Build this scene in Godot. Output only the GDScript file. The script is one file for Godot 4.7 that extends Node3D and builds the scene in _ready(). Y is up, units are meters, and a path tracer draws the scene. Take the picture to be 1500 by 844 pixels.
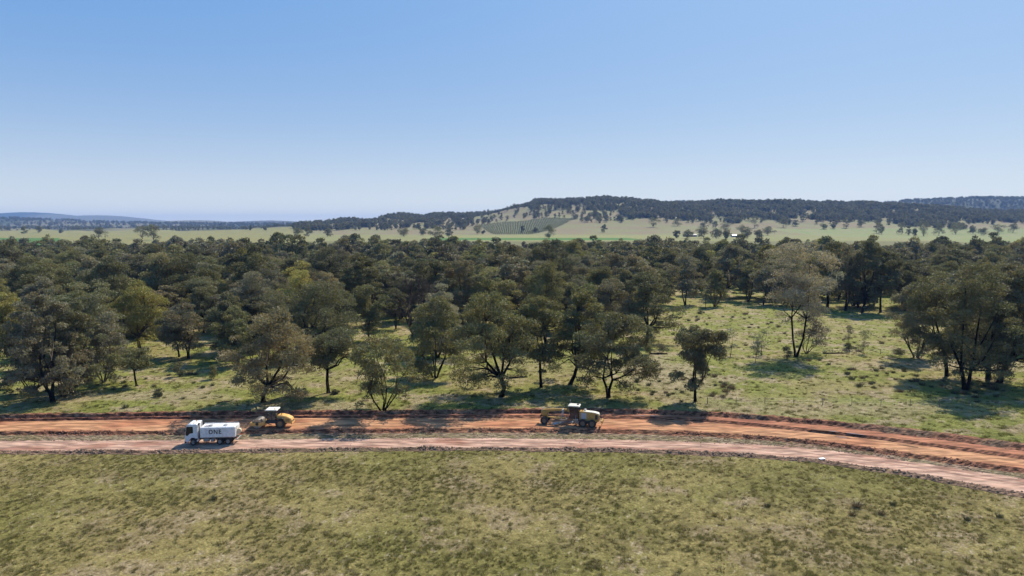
extends Node3D
# A drone view over a grassy field, a clay road under construction, open gum woodland and far hills.

const EYE := 34.0
const GUMS := [
	[-84.9, -123.8, 20.2, 10.4, -1.0, "spread", "grey", "tall grey-brown gum, nearest and highest of the clump at the picture left"],
	[-93.3, -130.5, 12.2, 7.0, -1.2, "multi", "dark", "low dark gum on the outer left side of the front clump"],
	[-86.5, -131.0, 17.5, 8.1, 1.7, "spread", "dark", "dark olive gum on the right-hand side of the left front clump, beside the highest one"],
	[-92.2, -132.7, 16.5, 8.0, -2.4, "tall", "dark", "slim-stemmed dark gum at the back of the left front clump"],
	[-86.2, -128.4, 10.7, 7.4, 1.8, "multi", "brown", "low russet gum under the right side of the left front clump"],
	[-85.5, -140.4, 14.1, 7.9, 1.3, "multi", "grey", "grey-green many-stemmed gum just right of the left front clump"],
	[-76.5, -136.7, 7.9, 6.8, -0.4, "flat", "olive", "small gum with two curved stems leaning left, alone on the grass"],
	[-97.8, -177.2, 17.6, 15.1, 0.4, "spread", "yellow", "gum with yellow-green lit crown behind the small curved gum"],
	[-126.2, -168.7, 15.5, 10.1, -0.7, "spread", "yellow", "yellowish gum cut by the left edge of the picture"],
	[-79.4, -165.2, 13.2, 9.9, -1.0, "tall", "brown", "slim brownish gum with bare leaning trunk in the grass gap behind the truck"],
	[-83.0, -167.9, 11.1, 7.4, -1.3, "tall", "dark", "dark thin gum beside the slim leaning-trunk gum behind the truck"],
	[-69.5, -164.4, 15.9, 10.5, 0.2, "spread", "dark", "dark gum with dense crown right of the grass gap behind the truck"],
	[-63.9, -157.1, 13.5, 8.2, -0.2, "tall", "olive", "olive gum with straight dark trunk in front of the dense dark gum"],
	[-46.2, -124.3, 16.9, 12.9, 2.2, "spread", "tan", "broad tan-green gum with pale forked trunk behind the yellow roller"],
	[-35.9, -131.0, 12.9, 10.5, 1.4, "flat", "dark", "dark umbrella-shaped gum with curved bare trunk right of the roller"],
	[-23.0, -116.0, 13.5, 11.7, 0.1, "sparse", "olive", "open thin-stemmed gum at the very edge of the orange road"],
	[-16.6, -144.9, 16.7, 10.4, 0.1, "multi", "olive", "upright many-stemmed gum left of the big twin-trunk gum"],
	[-2.0, -128.4, 19.3, 14.8, -1.3, "spread", "olive", "big wide gum with two leaning trunks at the middle of the front row"],
	[-7.6, -135.5, 6.7, 3.8, 0.1, "sapling", "dark", "thin dark sapling under the left side of the big twin-trunk gum"],
	[5.9, -135.5, 17.8, 9.4, -1.0, "tall", "olive", "tall gum with thin twin trunks left behind the grader"],
	[12.0, -138.5, 19.7, 11.1, 2.4, "spread", "olive", "tall thick-trunked gum with rounded olive crown straight behind the grader"],
	[18.5, -127.9, 15.9, 12.3, 1.0, "spread", "dark", "dark rounded gum with forked black trunk at the right end of the front row"],
	[34.2, -124.8, 13.6, 10.6, 0.8, "lone", "dark", "lone short gum with two-humped dark crown between clearing and road"],
	[37.4, -187.6, 19.2, 13.5, 0.6, "spread", "dark", "bluish dark gum at the left edge of the clearing"],
	[54.7, -168.7, 6.9, 3.5, 0.1, "sapling", "blue", "slim blue-grey sapling behind the lone two-humped gum"],
	[63.3, -170.6, 6.6, 4.1, 0.0, "sapling", "blue", "taller blue-grey sapling of the pair left of the tall pale gum"],
	[58.3, -161.1, 5.1, 2.9, 0.2, "sapling", "blue", "shorter blue-grey sapling of the pair left of the tall pale gum"],
	[70.8, -167.9, 27.7, 17.5, 0.7, "vase", "pale", "tallest pale grey gum with slender trunks standing alone in the clearing"],
	[75.3, -172.4, 10.6, 7.6, 1.6, "multi", "greybare", "grey half-bare small tree touching the tall pale gum"],
	[93.0, -186.5, 5.0, 2.6, 0.0, "sapling", "grey", "small upright sapling in the middle of the clearing"],
	[89.8, -172.4, 5.6, 3.3, 0.1, "sapling", "grey", "thin-stemmed sapling left of the right-hand clump"],
	[100.2, -167.0, 17.7, 10.0, -1.0, "multi", "grey", "grey-green gum with pale stems on the left flank of the right-hand clump"],
	[94.7, -146.2, 21.9, 12.6, -2.6, "tall", "dark", "dark gum with two crossing trunks in the right-hand clump"],
	[90.2, -133.3, 24.5, 13.9, 0.4, "spread", "dark", "nearest thick-trunked gum in the middle of the right-hand clump"],
	[101.4, -142.9, 23.7, 12.9, 1.7, "spread", "brown", "brown-topped gum behind the middle of the right-hand clump"],
	[101.5, -139.7, 22.7, 13.3, 3.3, "spread", "dark", "wide dark gum at the right edge of the picture in the right-hand clump"],
	[113.5, -140.4, 22.9, 12.6, 0.0, "spread", "dark", "dark gum just past the right edge behind the right-hand clump"],
	[-50.7, -169.6, 18.5, 18.8, 0.9, "spread", "dark", "huge dark rounded gum behind the umbrella-shaped gum"],
	[-40.6, -191.0, 15.5, 10.3, -0.2, "tall", "olive", "olive gum left of the grey leafless trees"],
	[-36.7, -213.9, 12.4, 7.3, 0.2, "tall", "dark", "small dark gum with thin straight trunk in the narrow grass gap"],
	[-28.9, -195.6, 18.2, 12.1, -0.2, "dead", "bare", "grey leafless tree with many bare branches above the narrow grass gap"],
	[-22.8, -184.4, 16.5, 8.1, -0.4, "dead", "bare", "smaller grey leafless tree leaning right beside the bigger leafless one"],
	[-13.5, -191.0, 22.0, 9.4, -0.1, "tall", "brown", "pinkish-topped gum with pale streaked trunk behind the big twin-trunk gum"],
	[9.4, -185.4, 22.2, 13.2, 0.1, "spread", "olive", "bright olive domed gum above the tall thin twin-trunk gum"],
	[27.0, -191.0, 17.1, 13.4, 0.2, "spread", "brown", "brown gum between the domed olive gum and the clearing"],
	[71.3, -278.8, 20.5, 13.9, 0.3, "tall", "grey", "forked grey gum standing forward of the trees at the back of the clearing"],
	[72.3, -314.1, 21.5, 13.8, -0.3, "spread", "dark", "dark thick-trunked gum at the back left of the clearing"],
	[87.1, -323.5, 21.8, 12.9, 2.6, "tall", "dark", "black-trunked gum at the back of the clearing, right of the forked grey gum"],
	[76.4, -267.3, 10.3, 5.3, 0.0, "sapling", "grey", "thin sapling in front of the back trees of the clearing"],
	[82.0, -274.1, 14.7, 8.2, 0.5, "multi", "olive", "small gum with splayed prop-like stems at the back of the clearing"],
	[94.3, -302.3, 23.1, 14.5, 2.4, "spread", "grey", "rounded pale gum behind the splayed-stem gum"],
	[101.4, -291.4, 17.0, 11.7, 0.6, "tall", "olive", "olive gum with dark trunk at the back of the clearing near the tall pale gum"],
	[103.3, -278.8, 15.5, 10.0, 1.1, "tall", "grey", "grey gum with pale twin stems left behind the tall pale gum"],
	[126.4, -271.8, 25.1, 13.6, 1.9, "spread", "dark", "dark gum at the clearing back edge, right of the tall pale gum"],
	[128.2, -260.8, 24.4, 11.5, 0.5, "tall", "brown", "brown gum at the clearing back edge, second right of the tall pale gum"],
	[131.4, -254.6, 26.1, 11.2, 1.5, "spread", "dark", "dark dense gum at the clearing back edge, third right of the tall pale gum"],
	[138.5, -254.6, 23.6, 11.2, 1.0, "tall", "dark", "dark gum at the clearing back edge, nearest the right-hand clump"],
]
const SHRUBS := [
	[-72.0, -145.5, 3.3, 3.3, "dark", "round dark shrub on the grass behind the truck cab"],
	[-63.5, -142.9, 2.9, 2.7, "olive", "small olive shrub on the grass above the truck tank"],
	[-100.7, -134.4, 2.4, 4.6, "dark", "low dark shrub at the left edge on the green grass"],
	[-67.5, -127.9, 0.9, 2.0, "dark", "small dark shrub on the dry slope above the orange road"],
	[67.5, -165.2, 3.1, 3.1, "dark", "dark shrub at the foot of the tall pale gum"],
	[88.0, -176.2, 2.0, 2.5, "olive", "low shrub at the foot of the mid-clearing sapling"],
	[38.3, -173.3, 2.5, 4.5, "brown", "brown shrub beside the pale dry patch of the clearing"],
	[34.6, -170.6, 2.4, 3.4, "olive", "olive shrub at the left end of the clearing log"],
	[99.2, -172.4, 1.1, 4.1, "dark", "flat dark shrub left of the grey pale-stemmed gum"],
	[-34.4, -130.0, 0.9, 1.7, "dark", "dark shrub at the foot of the umbrella-shaped gum"],
]
const PADDOCK_TREES := [
	[62, -1138, 22.7, 24.2, "round dark tree standing alone on the green crop strip"],
	[210, -1562, 19.5, 17.6, "small tree alone on the pale slope above the green crop"],
	[280, -1166, 13.3, 13.1, "round bush-like tree left of the farm sheds"],
	[358, -1734, 25.7, 39.0, "wide tree pair-topped at the foot of the wooded hill"],
	[429, -1778, 19.9, 48.9, "spreading tree at the foot of the wooded hill, right of the pair-topped one"],
	[207, -1874, 16.6, 25.8, "small tree on the upper edge of the pale slope"],
	[239, -1890, 19.0, 28.4, "tree on the upper edge of the pale slope beside a smaller one"],
	[558, -1962, 19.9, 34.3, "tree close below the hill wood above the farm sheds"],
	[615, -1738, 31.7, 32.6, "tall tree alone on the pale slope right of the farm sheds"],
	[515, -1734, 17.8, 19.5, "small tree behind the farm sheds"],
	[466, -1666, 18.7, 50.0, "wide grey tree behind the dark farm shed"],
	[486, -1562, 23.2, 35.1, "wide tree between the two farm sheds"],
	[503, -1498, 20.5, 30.0, "dark tree just right of the white-roofed shed"],
	[529, -1414, 19.3, 35.4, "pale green tree in the paddock right of the white-roofed shed"],
	[24, -1582, 16.0, 11.9, "narrow dark tree left of the plantation foot"],
	[53, -1574, 12.4, 23.6, "low tree at the foot of the plantation"],
	[697, -1758, 25.9, 30.8, "rounded dark tree on the pale slope, first of a pair"],
	[743, -1798, 16.1, 27.0, "smaller dark tree on the pale slope, second of a pair"],
	[771, -1694, 15.3, 25.4, "low tree on the pale green slope"],
	[804, -1714, 13.7, 17.1, "very small tree on the pale green slope"],
	[847, -1738, 27.5, 21.7, "slim tree higher on the pale green slope"],
	[946, -2010, 11.3, 12.6, "tiny tree high on the open slope near the hill wood"],
	[895, -1758, 15.8, 28.6, "spreading tree below the dark tongue of hill wood"],
	[817, -1534, 29.7, 26.8, "tall tree in the green paddock at right"],
	[808, -1498, 22.2, 18.7, "lower tree touching the tall tree in the green paddock"],
	[853, -1498, 25.6, 22.5, "slender tree in the green paddock middle"],
	[819, -1414, 20.9, 15.9, "round small tree beside the slender paddock tree"],
	[799, -1358, 15.5, 13.6, "smallest round tree in the green paddock"],
	[817, -1358, 30.9, 30.6, "big double-crowned tree in the green paddock"],
	[881, -1414, 25.7, 24.7, "upright tree right of the big double-crowned tree"],
	[971, -1498, 25.6, 44.9, "broad dark tree in the green paddock"],
	[1008, -1498, 17.1, 30.0, "low tree right of the broad dark paddock tree"],
	[974, -1414, 16.1, 24.7, "low bushy tree near the end of the paddock row"],
	[1093, -1538, 20.9, 46.1, "broad tree last but one in the paddock row"],
	[1149, -1570, 21.3, 27.5, "last tree of the paddock row at the picture edge"],
	[1105, -1894, 25.7, 18.9, "narrow tree above the paddock, left of two"],
	[1147, -1914, 26.0, 21.5, "narrow tree above the paddock, right of two"],
	[1142, -1986, 17.8, 19.9, "small tree under the hill wood edge"],
	[1540, -2222, 20.0, 19.4, "small tree on the bare saddle at right"],
	[-204, -1294, 17.7, 25.9, "rounded tree on the tan paddock left of the green crop"],
	[-123, -1110, 21.5, 30.5, "big dark double tree at the left end of the green crop"],
	[-120, -1294, 17.7, 19.4, "tree touching the big double tree at the green crop"],
	[-77, -1522, 22.6, 26.6, "dark tree on the pale paddock above the green crop"],
	[-64, -1522, 8.6, 9.5, "tiny bush-like tree on the pale paddock above the green crop"],
	[-185, -1426, 16.2, 21.4, "small tree left of the big double tree"],
	[-407, -1294, 17.7, 32.4, "wide tree above the wood top, left of three on the plain"],
	[-385, -1294, 20.7, 19.4, "narrow tree above the wood top, middle of three on the plain"],
	[-348, -1294, 16.2, 22.6, "tree above the wood top, right of three on the plain"],
	[-1156, -1622, 18.5, 16.2, "tree on the golden field near the left edge"],
	[-1270, -1838, 18.9, 20.7, "second tree on the golden field near the left edge"],
	[-1211, -1838, 10.5, 13.8, "small tree on the golden field"],
	[-544, -1038, 23.6, 23.4, "tall tree rising over the wood at the end of the golden field"],
	[-600, -1110, 21.5, 30.5, "broad tree rising over the wood beside the taller one"],
	[-670, -1110, 17.7, 44.4, "wide dark tree at the right end of the golden field"],
	[300, -1166, 14.6, 21.9, "dark tree in front of the long farm shed, left end"],
	[318, -1138, 17.5, 25.6, "dark broad tree in front of the long farm shed, right end"],
	[332, -1110, 16.4, 23.6, "dark tree midway between the two farm sheds"],
	[340, -1086, 14.2, 17.6, "low dark tree just left of the white-roofed shed"],
	[381, -1110, 16.4, 23.6, "dark tree in front and right of the white-roofed shed"],
	[421, -1166, 14.6, 21.9, "low dark tree at the end of the shed windbreak"],
	[-1711, -3630, 20.7, 27.2, "tiny tree on the far left plain"],
	[-726, -1902, 15.1, 14.3, "tiny tree on the plain under the low ranges"],
	[-676, -1874, 10.6, 14.1, "tiny round tree on the plain under the low ranges"],
]

# ---- lines of the road works: [x of the sample, depth in front of the camera], from the far side to the near side
const WORKS := {
	"cut_top": [[-88, 115.2], [-60, 116.9], [-30, 117.8], [-12, 118.2], [6, 118.7], [30, 117.8], [49.5, 112.9], [64.4, 106.6], [76.5, 99.6]],
	"cut_foot": [[-88, 114.8], [-60, 116.5], [-30, 117.2], [-12, 117.7], [6, 118.2], [30, 117.0], [49, 111.8], [63.4, 105.2], [75.2, 98.2]],
	"step_top": [[-88, 114.2], [-59, 115.8], [-30, 116.5], [-12, 116.7], [6, 116.6], [29.4, 115.1], [48, 109.0], [61.8, 102.4], [73.7, 95.8]],
	"road_far": [[-88, 113.9], [-59, 115.5], [-30, 116.2], [-12, 116.2], [6, 115.8], [29.2, 114.5], [47.6, 108.4], [61.5, 101.8], [73.1, 95.1]],
	"road_near": [[-83, 108.6], [-55, 109.0], [-28, 109.9], [-11, 110.2], [5.6, 110.2], [27.8, 108.8], [45.9, 104.5], [59.1, 97.9], [70.5, 91.7]],
	"bank_foot": [[-83, 108.0], [-55, 108.2], [-28, 109.1], [-11, 109.3], [5.6, 109.3], [27.5, 107.8], [45.7, 103.6], [58.7, 96.8], [70.1, 90.8]],
	"track_far": [[-81, 105.4], [-54, 105.7], [-27, 106.4], [-11, 106.8], [5.5, 106.4], [26.9, 105.0], [45, 101.9], [58.1, 95.5], [69, 89.1]],
	"track_near": [[-77, 100.5], [-52, 100.8], [-26, 101.7], [-10.5, 102.0], [5.2, 101.7], [25.8, 100.5], [43.1, 97.0], [55.5, 91.0], [65.3, 84.3]],
	"spoil_foot": [[-77, 99.3], [-51, 99.6], [-26, 100.6], [-10.4, 100.9], [5.2, 100.6], [25.6, 99.3], [42.6, 95.7], [54.7, 89.6], [64.3, 82.8]],
}
const WORKS_HEIGHT := {"cut_top": 1.5, "cut_foot": 0.84, "step_top": 0.98, "road_far": 0.58, "road_near": 0.58, "bank_foot": 0.1, "track_far": 0.02, "track_near": 0.0, "spoil_foot": 0.0}
const ORDER := ["cut_top", "cut_foot", "step_top", "road_far", "road_near", "bank_foot", "track_far", "track_near", "spoil_foot"]
const WORKS_X0 := -165.0
const WORKS_X1 := 150.0
const RIDGE := [[-2200, 16], [-1000, 16], [-684, 34], [-575, 44], [-533, 39], [-408, 60], [-338, 52], [-268, 66], [-130, 66], [-26, 84], [65, 107], [99, 118], [252, 118], [390, 127], [494, 114], [564, 110], [806, 112], [1014, 111], [1222, 107], [1430, 99], [1690, 82], [1950, 72], [3000, 60]]
const TINT := {
	"olive": Color(0.195, 0.19, 0.085), "brown": Color(0.205, 0.182, 0.112), "dark": Color(0.165, 0.162, 0.085), "grey": Color(0.225, 0.212, 0.142),
	"yellow": Color(0.31, 0.28, 0.085), "tan": Color(0.265, 0.225, 0.125), "blue": Color(0.2, 0.22, 0.17), "pale": Color(0.36, 0.325, 0.25), "greybare": Color(0.2, 0.18, 0.15), "bare": Color(0.2, 0.18, 0.16),
}
const TINT_WORD := {"olive": "olive", "brown": "brownish", "dark": "dark green", "grey": "grey-green", "yellow": "yellowish", "tan": "tan", "pale": "pale grey"}

var line_table := {}
var noise_a := FastNoiseLite.new()
var noise_b := FastNoiseLite.new()
var noise_c := FastNoiseLite.new()
var leaf_of := {}
var bark_of := {}
var ridge_spots := []
var taken := {}


# ---------------------------------------------------------------- mesh helpers
class Geo:
	var v := PackedVector3Array()
	var n := PackedVector3Array()
	var c := PackedColorArray()
	var uv := PackedVector2Array()
	var col := Color.WHITE

	func tri(a: Vector3, b: Vector3, d: Vector3) -> void:
		var nn := (d - a).cross(b - a).normalized()
		v.append(a); v.append(b); v.append(d)
		n.append(nn); n.append(nn); n.append(nn)
		c.append(col); c.append(col); c.append(col)

	func quad(a: Vector3, b: Vector3, d: Vector3, e: Vector3) -> void:
		tri(a, b, d); tri(a, d, e)

	func stri(a: Vector3, b: Vector3, d: Vector3, na: Vector3, nb: Vector3, nd: Vector3) -> void:
		v.append(a); v.append(b); v.append(d)
		n.append(na); n.append(nb); n.append(nd)
		c.append(col); c.append(col); c.append(col)

	# a box whose edges are chamfered by e
	func box(center: Vector3, size: Vector3, e := 0.0, basis := Basis.IDENTITY) -> void:
		var h := size * 0.5
		e = minf(e, minf(h.x, minf(h.y, h.z)) * 0.6)
		var ax := [Vector3.RIGHT, Vector3.UP, Vector3.BACK]
		for a in 3:
			for s in [-1.0, 1.0]:
				var u: Vector3 = ax[(a + 1) % 3]
				var w: Vector3 = ax[(a + 2) % 3]
				var o: Vector3 = ax[a] * h[a] * s
				var hu: Vector3 = u * (h[(a + 1) % 3] - e)
				var hw: Vector3 = w * (h[(a + 2) % 3] - e)
				var p := [o - hu - hw, o + hu - hw, o + hu + hw, o - hu + hw]
				if s > 0:
					p.reverse()
				quad(center + basis * p[0], center + basis * p[1], center + basis * p[2], center + basis * p[3])
		if e <= 0.0:
			return
		for a in 3:
			var b := (a + 1) % 3
			var k := (a + 2) % 3
			for sb in [-1.0, 1.0]:
				for sk in [-1.0, 1.0]:
					var l: Vector3 = ax[a] * (h[a] - e)
					var p0: Vector3 = ax[b] * sb * h[b] + ax[k] * sk * (h[k] - e)
					var p1: Vector3 = ax[b] * sb * (h[b] - e) + ax[k] * sk * h[k]
					if sb * sk > 0:
						quad(center + basis * (p0 - l), center + basis * (p0 + l), center + basis * (p1 + l), center + basis * (p1 - l))
					else:
						quad(center + basis * (p1 - l), center + basis * (p1 + l), center + basis * (p0 + l), center + basis * (p0 - l))
		for sx in [-1.0, 1.0]:
			for sy in [-1.0, 1.0]:
				for sz in [-1.0, 1.0]:
					var q := [Vector3(sx * h.x, sy * (h.y - e), sz * (h.z - e)), Vector3(sx * (h.x - e), sy * h.y, sz * (h.z - e)), Vector3(sx * (h.x - e), sy * (h.y - e), sz * h.z)]
					if sx * sy * sz > 0:
						q.reverse()
					tri(center + basis * q[0], center + basis * q[1], center + basis * q[2])

	# an outline in x, y drawn out along z, its rims chamfered by e
	func prism(outline: PackedVector2Array, z0: float, z1: float, e := 0.0) -> void:
		var pts := outline
		if Geometry2D.is_polygon_clockwise(pts):
			pts.reverse()
		var inner := pts
		if e > 0.0:
			var shrunk := Geometry2D.offset_polygon(pts, -e, Geometry2D.JOIN_MITER)
			if shrunk.size() == 1 and shrunk[0].size() == pts.size():
				var best := 0
				for i in pts.size():
					if shrunk[0][i].distance_to(pts[0]) < shrunk[0][best].distance_to(pts[0]):
						best = i
				inner = PackedVector2Array()
				for i in pts.size():
					inner.append(shrunk[0][(best + i) % pts.size()])
				if Geometry2D.is_polygon_clockwise(inner):
					inner = pts
		if inner == pts:
			e = 0.0
		var k := pts.size()
		for i in k:
			var a := pts[i]
			var b := pts[(i + 1) % k]
			quad(Vector3(a.x, a.y, z0 + e), Vector3(a.x, a.y, z1 - e), Vector3(b.x, b.y, z1 - e), Vector3(b.x, b.y, z0 + e))
			if e > 0.0:
				var ia := inner[i]
				var ib := inner[(i + 1) % k]
				quad(Vector3(ia.x, ia.y, z1), Vector3(ib.x, ib.y, z1), Vector3(b.x, b.y, z1 - e), Vector3(a.x, a.y, z1 - e))
				quad(Vector3(a.x, a.y, z0 + e), Vector3(b.x, b.y, z0 + e), Vector3(ib.x, ib.y, z0), Vector3(ia.x, ia.y, z0))
		var t := Geometry2D.triangulate_polygon(inner)
		for i in range(0, t.size(), 3):
			var a := inner[t[i]]
			var b := inner[t[i + 1]]
			var d := inner[t[i + 2]]
			if (b - a).cross(d - a) < 0.0:
				var sw := b
				b = d
				d = sw
			tri(Vector3(a.x, a.y, z1), Vector3(d.x, d.y, z1), Vector3(b.x, b.y, z1))
			tri(Vector3(a.x, a.y, z0), Vector3(b.x, b.y, z0), Vector3(d.x, d.y, z0))

	# profile of [radius, place along the axis] turned round the axis
	func lathe(center: Vector3, axis: Vector3, profile: Array, sides := 20) -> void:
		var u := axis.cross(Vector3.UP if absf(axis.y) < 0.9 else Vector3.RIGHT).normalized()
		var w := axis.cross(u).normalized()
		for i in profile.size() - 1:
			var r0: float = profile[i][0]
			var r1: float = profile[i + 1][0]
			var o0: Vector3 = center + axis * profile[i][1]
			var o1: Vector3 = center + axis * profile[i + 1][1]
			for s in sides:
				var a0 := TAU * s / sides
				var a1 := TAU * (s + 1) / sides
				var d0 := u * cos(a0) + w * sin(a0)
				var d1 := u * cos(a1) + w * sin(a1)
				if r0 > 0.0:
					tri(o0 + d0 * r0, o0 + d1 * r0, o1 + d1 * r1)
				if r1 > 0.0:
					tri(o0 + d0 * r0, o1 + d1 * r1, o1 + d0 * r1)

	func rod(a: Vector3, b: Vector3, r: float, sides := 10) -> void:
		var l := a.distance_to(b)
		lathe(a, (b - a) / l, [[0.0, 0.0], [r, 0.0], [r, l], [0.0, l]], sides)

	# a tapering limb through points, smooth round
	func limb(path: Array, radii: Array, sides: int) -> void:
		var rings := []
		for i in path.size():
			var t: Vector3 = (path[mini(i + 1, path.size() - 1)] - path[maxi(i - 1, 0)]).normalized()
			var u := t.cross(Vector3(0.31, 0.17, 0.93)).normalized()
			var w := t.cross(u).normalized()
			var ring := []
			for s in sides:
				ring.append(u * cos(TAU * s / sides) + w * sin(TAU * s / sides))
			rings.append(ring)
		for i in path.size() - 1:
			for s in sides:
				var s1 := (s + 1) % sides
				var p: Vector3 = path[i]
				var q: Vector3 = path[i + 1]
				var a: Vector3 = rings[i][s]
				var b: Vector3 = rings[i][s1]
				var d: Vector3 = rings[i + 1][s1]
				var e: Vector3 = rings[i + 1][s]
				stri(p + a * radii[i], p + b * radii[i], q + d * radii[i + 1], a, b, d)
				stri(p + a * radii[i], q + d * radii[i + 1], q + e * radii[i + 1], a, d, e)

	func mesh(into: ArrayMesh = null, material: Material = null) -> ArrayMesh:
		var m := into if into else ArrayMesh.new()
		if v.is_empty():
			return m
		var arrays := []
		arrays.resize(Mesh.ARRAY_MAX)
		arrays[Mesh.ARRAY_VERTEX] = v
		arrays[Mesh.ARRAY_NORMAL] = n
		arrays[Mesh.ARRAY_COLOR] = c
		if uv.size() == v.size():
			arrays[Mesh.ARRAY_TEX_UV] = uv
		m.add_surface_from_arrays(Mesh.PRIMITIVE_TRIANGLES, arrays)
		if material:
			m.surface_set_material(m.get_surface_count() - 1, material)
		return m


func numbered(called: String) -> String:
	var k: int = taken.get(called, 0)
	taken[called] = k + 1
	return called if k == 0 else "%s_%03d" % [called, k]


func thing(called: String, label: String, category: String, at := Vector3.ZERO, turn := 0.0, group := "") -> Node3D:
	var o := Node3D.new()
	o.name = numbered(called)
	o.position = at
	o.rotation.y = turn
	tag(o, label, category, group)
	add_child(o)
	return o


func tag(o: Node, label: String, category: String, group := "", kind := "") -> void:
	o.set_meta("label", label)
	o.set_meta("category", category)
	if group:
		o.set_meta("group", group)
	if kind:
		o.set_meta("kind", kind)


func put(parent: Node, called: String, m: Mesh, material: Material = null) -> MeshInstance3D:
	var o := MeshInstance3D.new()
	o.name = numbered(called) if parent == self else called
	o.mesh = m
	if material:
		o.material_override = material
	parent.add_child(o, true)
	return o


func part(parent: Node, called: String, g: Geo, material: Material) -> MeshInstance3D:
	return put(parent, called, g.mesh(), material)


func scatter(called: String, m: Mesh, places: Array, colors: Array, label: String, category: String, parent: Node = self) -> MultiMeshInstance3D:
	var mm := MultiMesh.new()
	mm.transform_format = MultiMesh.TRANSFORM_3D
	mm.use_colors = true
	mm.mesh = m
	mm.instance_count = places.size()
	for i in places.size():
		mm.set_instance_transform(i, places[i])
		mm.set_instance_color(i, colors[i])
	var o := MultiMeshInstance3D.new()
	o.name = numbered(called) if parent == self else called
	o.multimesh = mm
	parent.add_child(o, true)
	if parent == self:
		tag(o, label, category, "", "stuff")
	return o


# ---------------------------------------------------------------- materials
func lin(r: float, g: float, b: float) -> Color:
	return Color(r, g, b).linear_to_srgb()


func speckle(seed_: int, size: int, freq: float, lo: float, hi: float, octaves := 4, stretch := 1.0) -> ImageTexture:
	# a seamless grey noise of brightness lo to hi; stretch draws it out along u
	var f := FastNoiseLite.new()
	f.seed = seed_
	f.frequency = freq
	f.fractal_octaves = octaves
	var im := f.get_seamless_image(size, size)
	if stretch > 1.0:
		var small := im.get_region(Rect2i(0, 0, size, size))
		small.resize(int(size * stretch), size, Image.INTERPOLATE_CUBIC)
		im = small
		im.resize(mini(2048, int(size * stretch)), size)
	im.convert(Image.FORMAT_RGBA8)
	var data := im.get_data()
	for i in range(0, data.size(), 4):
		var t := data[i] / 255.0
		var b := int(255.0 * clampf(lo + (hi - lo) * smoothstep(0.15, 0.85, t), 0.0, 1.0))
		data[i] = b
		data[i + 1] = b
		data[i + 2] = b
	return ImageTexture.create_from_image(Image.create_from_data(im.get_width(), im.get_height(), false, Image.FORMAT_RGBA8, data))


func mat(r: float, g: float, b: float, rough := 0.6, metal := 0.0, coat := 0.0) -> StandardMaterial3D:
	var m := StandardMaterial3D.new()
	m.albedo_color = lin(r, g, b)
	m.roughness = rough
	m.metallic = metal
	if coat > 0.0:
		m.clearcoat_enabled = true
		m.clearcoat = coat
		m.clearcoat_roughness = 0.25
	m.cull_mode = BaseMaterial3D.CULL_DISABLED
	return m


func dusty(m: StandardMaterial3D, tex: Texture2D, scale := 0.8) -> StandardMaterial3D:
	m.albedo_texture = tex
	m.uv1_triplanar = true
	m.uv1_scale = Vector3.ONE * scale
	return m


func leaf_material(c: Color) -> StandardMaterial3D:
	var m := StandardMaterial3D.new()
	m.albedo_color = c.linear_to_srgb()
	m.vertex_color_use_as_albedo = true
	m.roughness = 0.66
	m.metallic_specular = 0.38
	m.backlight_enabled = true
	m.backlight = lin(0.66, 0.62, 0.34)
	m.cull_mode = BaseMaterial3D.CULL_DISABLED
	return m


# ---------------------------------------------------------------- the lie of the land
func smooth(t: float) -> float:
	t = clampf(t, 0.0, 1.0)
	return t * t * (3.0 - 2.0 * t)


func along(rows: Array, x: float) -> float:
	if x <= rows[0][0]:
		return rows[0][1] + (x - rows[0][0]) * (rows[1][1] - rows[0][1]) / (rows[1][0] - rows[0][0])
	var k := rows.size()
	for i in k - 1:
		if x <= rows[i + 1][0]:
			var t: float = (x - rows[i][0]) / (rows[i + 1][0] - rows[i][0])
			var h: float = rows[i + 1][0] - rows[i][0]
			var m0: float = slope(rows, i) * h
			var m1: float = slope(rows, i + 1) * h
			return (2 * t * t * t - 3 * t * t + 1) * rows[i][1] + (t * t * t - 2 * t * t + t) * m0 + (3 * t * t - 2 * t * t * t) * rows[i + 1][1] + (t * t * t - t * t) * m1
	return rows[k - 1][1] + (x - rows[k - 1][0]) * slope(rows, k - 1)


func slope(rows: Array, i: int) -> float:
	var a: int = maxi(i - 1, 0)
	var b: int = mini(i + 1, rows.size() - 1)
	return (rows[b][1] - rows[a][1]) / float(rows[b][0] - rows[a][0])


func make_lines() -> void:
	for k in ORDER.size():
		var out := PackedFloat32Array()
		for i in int((WORKS_X1 - WORKS_X0) * 2.0) + 2:
			var x := WORKS_X0 + i * 0.5
			var d := along(WORKS[ORDER[k]], x)
			var wobble := 0.34 if k in [0, 8] else 0.22 if k in [4, 5, 6, 7] else 0.12
			d += wobble * noise_a.get_noise_2d(x * 9.0, k * 77.0) + wobble * 0.8 * noise_a.get_noise_2d(x * 28.0, k * 177.0)
			out.append(d)
		line_table[ORDER[k]] = out
	for k in range(1, ORDER.size()):
		for i in line_table[ORDER[k]].size():
			var a: float = line_table[ORDER[k - 1]][i]
			if line_table[ORDER[k]][i] > a - 0.22:
				line_table[ORDER[k]][i] = a - 0.22


func works_line(called: String, x: float) -> float:
	var t := clampf((x - WORKS_X0) * 2.0, 0.0, (WORKS_X1 - WORKS_X0) * 2.0)
	var i := int(t)
	var a: PackedFloat32Array = line_table[called]
	return lerpf(a[i], a[i + 1], t - i)


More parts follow.
